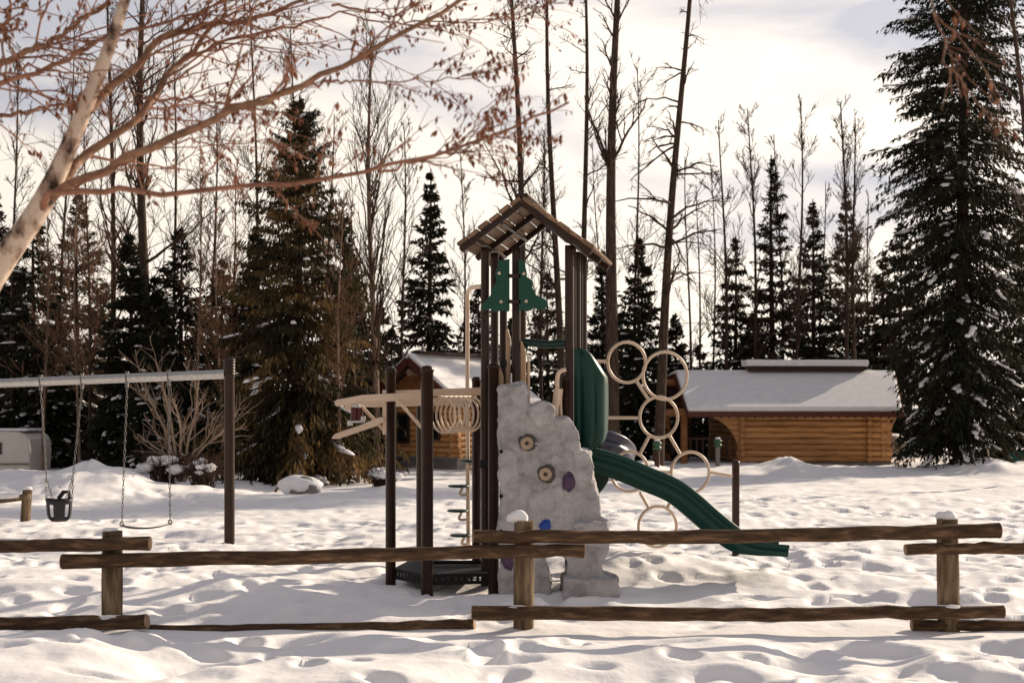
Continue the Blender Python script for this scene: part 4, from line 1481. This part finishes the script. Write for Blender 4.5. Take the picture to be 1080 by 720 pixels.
def conifer(seed, px, pyt, Y, rpx, label, name='spruce_tree', cat='spruce', levels=34, nb=9, T=9, Q=4, blade=0.30, mat_='spruce', droop=0.35, power=0.85, clear=0.25, snow=60, pyb=None,
            wpx=None, hang=0.35, group=None, bw=0.20, snow_low=0.75, jag=0.3, skirt=1.0):
    rng = np.random.default_rng(seed)
    b = P(px, 435, Y)
    b.z = gz(b.x, Y) - 0.05
    H = P(px, pyt, Y).z - b.z
    Rb = rpx / F * Y
    o = thing(name, b, label, cat, group)
    tp_, tr_ = trunk_line(rng, b, (b.x, b.y, b.z + H), (wpx / F * Y / 2) if wpx else H * 0.012 + 0.04, 12, 0.004, 0.12)
    mb = MB()
    many_tubes(mb, tp_, tr_, 8)
    mb.build('trunk', M['bark_dark'], o)
    # branch table
    tt = (np.linspace(0, 1, levels) + rng.uniform(-0.4, 0.4, levels) / levels).clip(0, 0.995)
    cnt = np.maximum(3, (nb * (1 - 0.45 * tt)).astype(int))
    t = np.repeat(tt, cnt)
    n = len(t)
    t = (t + rng.uniform(-0.5, 0.5, n) / levels).clip(0, 0.995)
    az = rng.uniform(0, 2 * np.pi, n)
    l = (Rb * (1 - t) ** power * (skirt + (1 - skirt) * sstep(0.0, 0.42, t)) * rng.uniform(1 - jag, 1.05, n) + 0.06 * Rb * rng.random(n) * (1 - t))
    z0 = b.z + clear + t * (H - clear) * 0.985
    e0 = -0.10 + 0.75 * t ** 1.5 + rng.normal(size=n) * 0.08
    e1 = e0 - droop * (1.15 - t) * 2
    dirh = np.stack([np.cos(az), np.sin(az)], -1)

    def bp(s):                                   # s (n,T) -> points, slope
        zz = e0[:, None] * s + (e1 - e0)[:, None] * s * s / 2 + 0.22 * droop * s ** 3
        xy = dirh[:, None, :] * (l[:, None] * s)[..., None]
        return np.concatenate([np.array([b.x, b.y]) + xy, (z0[:, None] + l[:, None] * zz)[..., None]], -1)

    s = (np.linspace(0.10, 1.0, T)[None, :] + rng.uniform(-0.5, 0.5, (n, T)) / T).clip(0.05, 1.0)
    tb = bp(s)
    sl = e0[:, None] + (e1 - e0)[:, None] * s + 0.66 * droop * s * s
    side = np.where(np.arange(T)[None, :] % 2 == 0, 1.0, -1.0) * np.ones((n, 1))
    ang = az[:, None] + side * (np.radians(58) - np.radians(38) * s) * rng.uniform(0.6, 1.2, (n, T))
    tl = l[:, None] * 0.44 * (1 - 0.62 * s) * rng.uniform(0.6, 1.15, (n, T)) + (0.10 + 0.04 * Rb) * (0.15 + 0.85 * (l / Rb).clip(0, 1))[:, None]
    td = norm(np.stack([np.cos(ang), np.sin(ang), sl * 0.7 - 0.18 + rng.normal(size=(n, T)) * 0.12], -1))
    q = (np.linspace(0.05, 1.0, Q)[None, None, :] + rng.uniform(-0.3, 0.3, (n, T, Q)) / Q).clip(0, 1)
    bb = tb[:, :, None, :] + td[:, :, None, :] * (tl[:, :, None] * q)[..., None]
    bd = norm(td[:, :, None, :] * 0.75 + 0.5 * rng.normal(size=(n, T, Q, 3)) + np.array([0, 0, -hang]))
    ln = blade * rng.uniform(0.6, 1.3, (n, T, Q)) * (0.32 + 0.68 * (l / Rb).clip(0, 1) ** 0.7)[:, None, None]
    wv = norm(np.cross(bd, rng.normal(size=bd.shape)))
    wd = (ln * bw * rng.uniform(0.7, 1.3, ln.shape))[..., None]
    A0, A2 = bb, bb + bd * ln[..., None]
    mid = bb + bd * (0.42 * ln)[..., None]
    v = np.stack([A0, mid + wv * wd, A2, mid - wv * wd], -2).reshape(-1, 3)
    mb = MB()
    mb.add(v, np.arange(len(v)).reshape(-1, 4))
    # the wooden part of each branch
    u = np.linspace(0, 0.9, 4)[None, :] * np.ones((n, 1))
    bpt = bp(u)
    mb2 = MB()
    many_tubes(mb2, bpt, np.maximum(0.006, 0.012 * (l[:, None]) * (1 - 0.8 * u)), 3)
    cr = mb.build('crown', M[mat_], o)
    mb2.build('branches', M['bark_dark'], o)
    if snow:
        w = (1 - t) ** 1.0 * (l / Rb) + 0.02
        w *= np.where(t < snow_low, 1.0, 0.12)
        k = rng.choice(n, size=min(snow, n), replace=False, p=w / w.sum())
        sv = []
        fc = []
        cnt_ = 0
        for j in k:
            sa = rng.uniform(0.40, 0.9)
            for s0 in sa + np.arange(rng.integers(2, 5)) * rng.uniform(0.05, 0.09):
                pc = bp(np.full((n, 1), s0))[j, 0]
                d3 = norm(np.array([dirh[j, 0], dirh[j, 1], sl[j, min(T - 1, int(s0 * T))] * 0.6]))
                sd = np.array([-dirh[j, 1], dirh[j, 0], 0])
                La, Wa, Ha = rng.uniform(0.06, 0.15) * (0.5 + 0.5 * min(1.5, Rb)), rng.uniform(0.03, 0.085) * (0.5 + 0.5 * min(1.5, Rb)), rng.uniform(0.02, 0.045)
                nr_ = 8
                pc = pc + np.array([0, 0, 0.03]) + sd * rng.normal() * 0.05
                pts_ = [pc + np.array([0, 0, Ha])]
                for rr_, hh in ((0.62, 0.72), (1.0, 0.0)):
                    for a in range(nr_):
                        an = 2 * np.pi * a / nr_
                        k_ = rr_ * rng.uniform(0.7, 1.25)
                        pts_.append(pc + d3 * La * k_ * np.cos(an) + sd * Wa * k_ * np.sin(an) + np.array([0, 0, Ha * hh - (0.02 if rr_ == 1 else 0)]))
                pts_.append(pc - np.array([0, 0, 0.02]))
                sv += pts_
                for a in range(nr_):
                    a2 = (a + 1) % nr_
                    fc.append((cnt_, cnt_ + 1 + a, cnt_ + 1 + a2))
                    fc.append((cnt_ + 1 + a, cnt_ + 9 + a, cnt_ + 9 + a2, cnt_ + 1 + a2))
                    fc.append((cnt_ + 17, cnt_ + 9 + a2, cnt_ + 9 + a))
                cnt_ += 18
        mb = MB()
        mb.add(sv, fc, True)
        tag(mb.build('snow_patches', M['snow_fluffy'], o), kind='stuff')
    return o


# conifers, from the left edge to the right
conifer(101, -6, 192, 42, 44, 'narrow dark spruce cut off by the left edge of the picture', snow=60, Q=3)
conifer(102, 36, 214, 40, 58, 'dark spruce rising behind the cream camper trailer', snow=75, Q=3)
conifer(103, 82, 200, 44, 62, 'spruce with snow dotted boughs behind the bucket swing chains', snow=90, Q=3, mat_='spruce_brown')
conifer(104, 137, 244, 35, 44, 'slim near black spruce behind the belt swing chains', snow=50)
conifer(105, 190, 238, 40, 60, 'dark spruce behind the pale leafless shrub', snow=90, Q=3)
conifer(106, 234, 272, 42, 58, 'low dark spruce behind the brown swing post', snow=60, Q=3)
conifer(107, 314, 100, 32, 108, 'big golden brown cedar with a ragged crown, left of the log cabin', 'cedar_tree', 'cedar', levels=62, nb=13, T=12, Q=8, blade=0.20, mat_='cedar', droop=0.45, power=0.62, snow=46, hang=1.5, bw=0.13,
        jag=0.7)
conifer(131, 270, 236, 37, 52, 'dark spruce tight against the shadowed flank of the golden cedar', snow=60)
conifer(132, 364, 226, 40, 46, 'dark spruce peering out between golden cedar and broom shaped bare tree', snow=50)
conifer(133, 15, 262, 41, 50, 'broad dark spruce directly above the camper roof', snow=80)
conifer(134, 163, 290, 37, 46, 'dark spruce at the foot of the thick bare trunk', snow=80)
conifer(108, 372, 300, 43, 44, 'short dark spruce between the golden cedar and the log cabin', snow=30, Q=3)
conifer(109, 453, 178, 46, 50, 'straight spire topped spruce directly behind the log cabin', levels=40, nb=10, snow=70, power=0.9)
conifer(110, 505, 300, 50, 44, 'dark spruce behind the left posts of the play tower', snow=40, Q=3)
conifer(111, 578, 285, 54, 40, 'dark spruce seen between the posts of the play tower', snow=50, Q=3)
conifer(112, 636, 262, 50, 36, 'dark spruce behind the green slide hood', snow=50, Q=3)
conifer(113, 674, 248, 47, 42, 'dark spruce behind the upper climbing rings', snow=80)
conifer(114, 712, 330, 52, 30, 'low dark spruce beside the left end of the shelter roof', snow=40, Q=3)
conifer(115, 775, 248, 50, 38, 'thin pointed spruce above the left half of the shelter roof', snow=50, bw=0.17, nb=8)
conifer(116, 815, 163, 50, 46, 'tallest thin spruce above the middle of the shelter roof', levels=42, nb=8, snow=60, bw=0.17, jag=0.45)
conifer(117, 857, 210, 51, 44, 'full dark spruce right of the tallest one above the shelter', levels=38, snow=70)
conifer(118, 893, 196, 53, 40, 'brownish spruce near the right end of the shelter roof', levels=38, nb=8, mat_='spruce_brown', snow=60)
conifer(119, 932, 262, 52, 40, 'shaded spruce pressed against the left side of the biggest spruce', snow=50, mat_='spruce_brown')
conifer(120, 1014, -290, 39.5, 104, 'biggest spruce, towering past the top of the picture at right', levels=88, nb=14, T=14, Q=8, blade=0.21, droop=0.5, power=0.5, snow=190, hang=0.8, bw=0.145, wpx=18, jag=0.45, snow_low=0.6, clear=0.75, skirt=0.62)
conifer(121, 1094, 150, 43, 60, 'dark spruce cut off by the right edge of the picture', levels=40, nb=10, snow=60, blade=0.34)
conifer(130, 950, 232, 51, 52, 'tall shaded spruce filling the gap behind the right end of the shelter', snow=40)
conifer(122, 738, 362, 54, 34, 'small snowy spruce just behind the left end of the roof ridge', snow=60, Q=3, levels=22)
conifer(123, 796, 330, 54, 46, 'broad low spruce behind the vent on the shelter roof', snow=90, Q=3, levels=26)
conifer(124, 846, 340, 53, 42, 'short bushy spruce behind the middle of the roof ridge', snow=80, Q=3, levels=24)
conifer(125, 905, 322, 49.5, 40, 'low snowy spruce reaching over the right end of the roof ridge', snow=110, Q=3, levels=26)
conifer(126, 160, 350, 33, 34, 'young dark spruce at the foot of the leafless shrub', snow=70, Q=3, levels=24)
conifer(127, 60, 330, 39.5, 46, 'bushy young spruce between the camper and the bucket swing', snow=110, Q=3, levels=28)
conifer(128, 412, 345, 52, 40, 'dark young spruce hidden behind the cabin gable', snow=30, Q=3, levels=24)

# a second row farther back closes the forest
for i, (px, pyt, Y, rpx, lab) in enumerate((
        (12, 300, 60, 44, 'far dark spruce between the edge spruce and the camper'), (58, 318, 62, 46, 'far dark spruce above the camper roof'), (110, 296, 60, 46, 'far dark spruce between the two swings'),
        (163, 315, 61, 46, 'far dark spruce filling the gap behind the thick bare trunk'), (212, 325, 60, 44, 'far dark spruce in the gap left of the swing post'), (262, 318, 60, 46, 'far dark spruce hugging the shadowed side of the golden cedar'),
        (400, 318, 62, 44, 'far dark spruce between the cabin peak and the broom shaped bare tree'), (540, 335, 63, 46, 'far dark spruce low between the tower posts'), (606, 330, 62, 42, 'far dark spruce just behind the slide side tower posts'),
        (655, 330, 60, 40, 'far dark spruce low behind the first climbing ring'))):
    conifer(140 + i, px, pyt, Y, rpx, lab, levels=26, Q=3, T=7, blade=0.42, snow=24, group='far row of dark spruces')

# bare trees
bare_tree(201, 118, 117, -60, 39, 7, 'slender bare tree crossing the birch trunk, left of a thicker one', l1=0.19, n1=40, up=0.5, twig='twig_brown')
bare_tree(202, 157, 156, -110, 37, 13, 'thick dark bare trunk rising behind the belt swing', n1=44, up=0.45, l1=0.15)
bare_tree(203, 183, 178, -10, 43, 4.5, 'thin bare tree just right of the thick trunk behind the swings', l1=0.19, n1=40, up=0.5)
bare_tree(204, 60, 70, 30, 43, 4.5, 'thin bare tree leaning slightly behind the lower birch trunk', l1=0.19, n1=40, up=0.5)
bare_tree(205, 268, 267, -20, 41, 5, 'bare pole straight tree left of the golden cedar top', l1=0.19, n1=40, up=0.6)
bare_tree(206, 309, 307, 30, 44, 5, 'bare tree standing behind the top of the golden cedar', l1=0.19, n1=40, up=0.5)
bare_tree(207, 398, 395, 45, 38, 8, 'broom shaped bare tree with many upright limbs left of the spire spruce', n1=46, up=0.95, l1=0.26, bend=0.22, low=0.18, bark='bark_pale', spread=0.9, n2=6)
bare_tree(208, 551, 541, -90, 40, 10.5, 'dark bare tree directly above the play tower peak', n1=40, up=0.02, l1=0.13, bend=0.18, low=0.35)
bare_tree(209, 595, 583, -110, 41, 8.5, 'bare trunk right of the tower peak, first of a close pair', n1=24, up=0.2, l1=0.09, low=0.3)
bare_tree(210, 616, 607, -110, 42, 8, 'bare trunk right of the tower peak, second of a close pair', n1=24, up=0.2, l1=0.09, low=0.3)
bare_tree(211, 646, 651, -130, 38, 15, 'thickest dark bare trunk with forked upper limbs behind the slide hood', n1=24, up=0.6, l1=0.13, low=0.42, spread=1.0)
bare_tree(212, 694, 724, -120, 39, 11, 'leaning bare trunk with arching drooping branches behind the climbing rings', n1=44, up=0.1, l1=0.13, bend=-0.28, low=0.28, spread=1.6)
bare_tree(213, 669, 667, 70, 47, 4, 'thin bare sapling between the thickest trunk and the leaning one', n1=26, up=0.6)
bare_tree(214, 729, 727, 165, 50, 3.5, 'left one of two thin saplings against the bright gap', n1=18, up=0.1, l1=0.14)
bare_tree(215, 737, 735, 195, 50, 3.2, 'right one of two thin saplings against the bright gap', n1=18, up=0.1, l1=0.13)
bare_tree(216, 766, 761, 125, 49, 4.6, 'slim bare tree above the left corner of the shelter roof', n1=40, up=0.7, n3=5, l1=0.165)
bare_tree(217, 797, 790, 115, 49, 4.6, 'slim bare tree left of the tallest thin spruce', n1=40, up=0.75, n3=5, l1=0.165)
bare_tree(218, 826, 821, 140, 50, 3.5, 'thin bare tree tangled in the tallest thin spruce', n1=32, up=0.75, n3=5, l1=0.165)
bare_tree(219, 840, 838, 108, 49, 4.6, 'bare pole tree between the tallest thin spruce and the full one', n1=40, up=0.8, n3=5, l1=0.165)
bare_tree(220, 893, 886, 112, 48, 5.2, 'bushy topped bare tree, left one of a pair near the biggest spruce', n1=50, up=0.8, n3=5, l1=0.165, low=0.35)
bare_tree(221, 905, 897, 126, 48, 5.0, 'bushy topped bare tree, right one of a pair near the biggest spruce', n1=44, up=0.8, n3=5, l1=0.165, low=0.35)
bare_tree(222, 921, 917, 205, 51, 3, 'short thin bare tree left of the biggest spruce', n1=26, up=0.7, n3=5, l1=0.165)
bare_tree(223, 1100, 1058, -70, 31, 10, 'bare tree leaning in front of the biggest spruce at the edge of view', n1=26, up=0.7, l1=0.10, low=0.45)
bare_tree(224, 572, 569, 140, 46, 4.5, 'brushy bare sapling above the right roof slope of the tower', n1=46, up=0.9, l1=0.2, spread=0.8)
bare_tree(225, 14, 12, 60, 40, 4.5, 'thin bare tree at the far left behind the lowest birch trunk', n1=34, up=0.5, l1=0.16)
bare_tree(226, 222, 220, 90, 42, 4.2, 'thin bare tree above the brown swing post', n1=36, up=0.55, l1=0.17)
bare_tree(227, 345, 348, 120, 42, 4.5, 'bare tree overlapping the right side of the golden cedar', n1=36, up=0.6, l1=0.2, twig='twig_red')
bare_tree(228, 424, 421, 130, 44, 4.2, 'thin bare tree against the left side of the spire spruce', n1=36, up=0.8, l1=0.17)
bare_tree(229, 488, 486, 150, 46, 3.6, 'thin bare sapling right of the spire spruce', n1=34, up=0.8, l1=0.17)
bare_tree(230, 95, 92, 110, 38, 4.0, 'twiggy bare tree behind the left end of the swing beam', n1=40, up=0.5, l1=0.2, twig='twig_red')
bare_tree(231, 247, 243, 180, 37, 3.6, 'twiggy sapling just right of the brown swing post', n1=40, up=0.6, l1=0.24, twig='twig_red')
bare_tree(232, 862, 868, 190, 52, 3.2, 'thin bare tree behind the full dark spruce', n1=30, up=0.7, l1=0.15)
bare_tree(233, 643, 630, 150, 52, 3.0, 'thin bare sapling left of the thickest dark trunk', n1=30, up=0.7, l1=0.15)
bare_tree(234, 752, 748, 170, 53, 3.0, 'faint thin bare tree left of the slim one above the shelter corner', n1=30, up=0.6, l1=0.15)

# sunlit thicket of twiggy saplings along the forest edge
for i, (px, pyt, Y, dx, lab) in enumerate((
        (44, 205, 35, 6, 'sunlit twiggy sapling above the camper trailer'), (84, 190, 34, -3, 'sunlit twiggy sapling over the bucket swing chains'), (204, 170, 35, 5, 'tall sunlit twiggy sapling between the thick bare trunk and the swing post'), (236, 222, 33, -6, 'sunlit twiggy sapling with its crown above the swing post'),
        (358, 206, 31, 4, 'tan sapling on the cabin side of the golden cedar'), (378, 240, 33, -5, 'low tan sapling between the golden cedar and the broom shaped tree'))):
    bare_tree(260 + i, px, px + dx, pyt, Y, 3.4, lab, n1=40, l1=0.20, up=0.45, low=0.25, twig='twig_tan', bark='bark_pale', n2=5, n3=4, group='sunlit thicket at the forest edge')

# leafless shrub and brush by the swings
bush = thing('bare_shrub', (P(192, 435, 29).x, 29.0, 0.3), 'pale leafless shrub spreading upward behind the belt swing', 'shrub')
rng = np.random.default_rng(77)
st = []
for a in np.linspace(-1.0, 1.0, 7):
    p0 = np.array(bush.location) + np.array([0.06 * a, 0.05 * rng.normal(), -0.1])
    tip = p0 + np.array([a * 1.15 + 0.1 * rng.normal(), 0.5 * rng.normal(), 2.0 + 0.35 * rng.normal() - 0.5 * abs(a)])
    st.append(smooth_path([p0, p0 * 0.72 + tip * 0.28 + np.array([0, 0, 0.22]), p0 * 0.4 + tip * 0.6 + np.array([0.05, 0, 0.1]), tip], 10))
st = np.array(st)
sr = np.repeat(np.linspace(0.034, 0.011, 10)[None], 7, 0)
mb = MB()
many_tubes(mb, st, sr, 7)
mb.build('stems', M['shrub_bark'], bush)
mb = MB()
a1, r1 = spawn(rng, st, sr, 8, 0.45, 0.9, 6, 0.1, 0.3, 0.25, 0.97, 0.55, 0.008)
many_tubes(mb, a1, r1, 4)
a2, r2 = spawn(rng, a1, r1, 5, 0.45, 0.9, 4, 0.05, 0.2, 0.2, 0.97, 0.6, 0.006)
many_tubes(mb, a2, r2, 3)
mb.build('twigs', M['shrub_bark'], bush)

for seed, px, Y, lab, hh, ww in ((81, 172, 28.6, 'snow covered brush heap left of the shrub stem', 0.62, 0.6), (82, 214, 28.4, 'snow spotted low bush between the shrub and the swing post', 0.62, 0.5), (83, 404, 29.5, 'low snowy bush at the foot of the left ladder post', 0.42, 0.5)):
    rng = np.random.default_rng(seed)
    b = Vector((P(px, 435, Y).x, Y, 0))
    b.z = gz(b.x, Y) - 0.05
    o = thing('snowy_bush', b, lab, 'bush', 'snowy low bushes')
    n = 110
    az = rng.uniform(0, 6.28, n)
    tip = np.array(b) + np.stack([np.cos(az) * ww * rng.uniform(0.3, 1, n), np.sin(az) * ww * rng.uniform(0.3, 1, n), hh * rng.uniform(0.5, 1.15, n)], -1)
    u = np.linspace(0, 1, 5)[None, :, None]
    b2 = np.array(b) + np.stack([np.cos(az), np.sin(az), 0 * az], -1) * (ww * 0.45 * rng.random(n))[:, None]
    pts = b2[:, None, :] * (1 - u) + tip[:, None, :] * u + np.array([0, 0, 0.2]) * (u * (1 - u) * 4) * hh
    mb = MB()
    many_tubes(mb, pts, np.repeat(np.linspace(0.010, 0.005, 5)[None], n, 0), 3)
    a1, r1 = spawn(rng, pts, np.full((n, 5), 0.006), 5, 0.4, 1.0, 3, 0, 0.1, 0.3, 1.0, 0.8, 0.005)
    many_tubes(mb, a1, r1, 3)
    mb.build('stems', M['twig_brown'], o)
    mb = MB()
    for i in range(10):
        a = rng.uniform(0, 6.28)
        r = rng.uniform(0.1, 0.75)
        k = (0.17 if seed != 82 else 0.11) * rng.uniform(0.7, 1.2)
        mb.blob(b + Vector((math.cos(a) * r * ww, math.sin(a) * r * ww, hh * (0.95 - 0.75 * r * r) * rng.uniform(0.75, 1.05))), (k, k, k * 0.5), int(seed * 10 + i), 12, 0.3)
    mb.build('snow_cap', M['snow_fluffy'], o)

# ------------------------------------------------------------------ the birch close to the camera
rng = np.random.default_rng(909)
BY = 5.0
root = P(-330, 435, BY)
root.z = gz(root.x, BY) - 0.1
birch = thing('birch_tree', root, 'leaning birch in the foreground with sweeping red branches and dry catkins', 'birch')


def bpath(pts, n=24):
    return smooth_path([P(x, y, BY + d) for x, y, d in pts], n)


tk = np.vstack([smooth_path([tuple(root), (root.x + 0.05, BY, 0.8), tuple(P(-150, 560, BY))], 10)[:-1], bpath([(-150, 560, 0), (-70, 400, 0), (0, 281, 0), (48, 208, 0), (88, 118, 0), (118, 42, 0), (150, -60, 0), (200, -230, 0)], 34)])
K = len(tk)
mb = MB()
rr = np.interp(np.linspace(0, 1, K), [0, 0.25, 0.55, 0.62, 0.8, 1], [0.07, 0.051, 0.038, 0.030, 0.020, 0.011])
mb.tube(tk, list(rr), 18)
mb.build('trunk', M['bark_birch'], birch)
limbs = [
    ([(48, 212, 0), (75, 195, -0.05), (140, 165, -0.2), (215, 130, -0.35), (270, 108, -0.45), (330, 84, -0.5), (400, 48, -0.55), (487, 0, -0.6), (560, -45, -0.6)], 0.0185, 'limb_bark'),
    ([(38, 226, 0), (60, 203, -0.1), (120, 202, -0.25), (180, 203, -0.35), (250, 197, -0.4), (330, 190, -0.5), (400, 180, -0.55), (470, 160, -0.6), (545, 130, -0.65), (600, 108, -0.65)], 0.0125, 'twig_red'),
    ([(60, 190, 0), (100, 158, 0.1), (150, 118, 0.2), (185, 72, 0.3), (215, 40, 0.35), (240, 5, 0.4), (262, -40, 0.4)], 0.018, 'limb_bark'),
    ([(92, 118, 0), (130, 82, 0.1), (175, 40, 0.2), (215, 30, 0.3), (270, 20, 0.4), (320, 2, 0.4), (380, -25, 0.4)], 0.017, 'limb_bark'),
    ([(-60, 110, 0.4), (0, 68, 0.3), (40, 50, 0.25), (70, 32, 0.2), (110, 5, 0.2), (150, -25, 0.2)], 0.0165, 'limb_bark'),
    ([(-40, 100, -0.2), (0, 90, -0.15), (60, 68, -0.1), (110, 40, 0.0), (160, 28, 0.1), (220, 10, 0.2), (250, -10, 0.2)], 0.011, 'twig_red'),
    ([(-30, 130, 0.3), (0, 123, 0.3), (45, 114, 0.2), (84, 106, 0.1), (110, 102, 0.0)], 0.010, 'twig_red'),
    ([(-10, 40, -0.3), (8, 20, -0.3), (10, -20, -0.3)], 0.010, 'twig_red'),
    ([(150, 104, 0.2), (195, 106, 0.1), (240, 112, 0.0), (270, 117, -0.1)], 0.006, 'twig_red'),
    ([(190, 66, 0.3), (240, 42, 0.35), (300, 30, 0.4), (360, 15, 0.4), (430, 28, 0.4), (520, 20, 0.4)], 0.007, 'twig_red'),
    ([(330, 88, -0.5), (380, 86, -0.5), (440, 85, -0.5), (520, 84, -0.5)], 0.005, 'twig_red'),
    ([(350, 6, 0.4), (400, 14, 0.4), (450, 24, 0.4), (520, 22, 0.4), (570, 12, 0.4)], 0.005, 'twig_red'),
    ([(400, 182, -0.5), (450, 166, -0.5), (500, 152, -0.5), (545, 132, -0.5)], 0.005, 'twig_red'),
    ([(60, 203, -0.1), (120, 176, -0.2), (180, 150, -0.2), (230, 152, -0.2), (290, 146, -0.2)], 0.006, 'twig_red'),
    # a limb that passes above the picture and hangs down at the right
    ([(150, -60, 0), (320, -150, -0.3), (560, -170, -0.7), (780, -130, -1.0), (920, -70, -1.2), (960, -45, -1.4), (985, 10, -1.5), (1000, 60, -1.6), (1004, 100, -1.6)], 0.005, 'twig_red'),
]
allp = []
for pts, r, m_ in limbs:
    k = bpath(pts, 26)
    k[1:-1] += rng.normal(size=(24, 3)) * 0.006
    allp.append((k, r, m_))
for m_ in ('limb_bark', 'twig_red'):
    for k, r, mm in allp:
        if mm == m_:
            mb = MB()
            rr = r * (1.05 - 0.78 * np.linspace(0, 1, 26) ** 0.75)
            mb.tube(k, list(rr), 10)
            mb.build('limb', M[m_], birch)
k = np.array([q[0] for q in allp])
r = np.array([np.linspace(q[1], q[1] * 0.32, 26) for q in allp])
sel = slice(0, len(limbs))
mb = MB()
a1, r1 = spawn(rng, k[2:7], r[2:7], 13, 0.42, 0.75, 9, -0.06, 0.10, 0.12, 0.99, 0.4, 0.0015, 0.4)
a0, r0_ = spawn(rng, k[:2], r[:2], 16, 0.17, 0.8, 9, -0.08, 0.16, 0.3, 0.99, 0.4, 0.0015, 0.4)
a1, r1 = np.concatenate([a0, a1]), np.concatenate([r0_, r1])
a1b, r1b = spawn(rng, k[7:14], r[7:14], 11, 0.40, 0.8, 9, -0.10, 0.0, 0.1, 0.99, 0.6, 0.0018, 0.45)
a1c, r1c = spawn(rng, k[14:], r[14:], 5, 0.10, 0.8, 9, -0.12, -0.1, 0.4, 0.99, 0.6, 0.0015, 0.45)
a1b, r1b = np.concatenate([a1b, a1c]), np.concatenate([r1b, r1c])
a1, r1 = np.concatenate([a1, a1b]), np.concatenate([r1, r1b])
many_tubes(mb, a1, r1, 5)
a2, r2 = spawn(rng, a1, r1, 4, 0.5, 0.8, 6, -0.12, 0.0, 0.15, 0.98, 0.7, 0.0010, 0.6)
many_tubes(mb, a2, r2, 4)
mb.build('twigs', M['twig_red'], birch)
# dry catkins and last leaves, hanging from the twigs
tw = np.concatenate([a1[:, 3:].reshape(-1, 3), a2[:, 1:].reshape(-1, 3)])
n = 1900
pick = tw[rng.integers(0, len(tw), n)] + rng.normal(size=(n, 3)) * 0.006
dn = norm(np.array([0, 0, -1.0]) + 0.35 * rng.normal(size=(n, 3)))
sdv = norm(np.cross(dn, rng.normal(size=(n, 3))))
ln = rng.uniform(0.014, 0.034, n)[:, None]
wd = ln * rng.uniform(0.13, 0.26, n)[:, None]
v = []
u3 = norm(np.cross(dn, sdv))
A0 = pick
mid = pick + dn * ln * 0.45
v = np.stack([A0, mid + sdv * wd, mid + u3 * wd, mid - sdv * wd, mid - u3 * wd, pick + dn * ln], 1).reshape(-1, 3)
o6 = np.arange(n)[:, None, None] * 6
tri = np.array([[0, 2, 1], [0, 3, 2], [0, 4, 3], [0, 1, 4], [5, 1, 2], [5, 2, 3], [5, 3, 4], [5, 4, 1]])[None] + o6
mb = MB()
mb.add(v, tri.reshape(-1, 3), True)
mb.build('catkins', M['catkin'], birch)
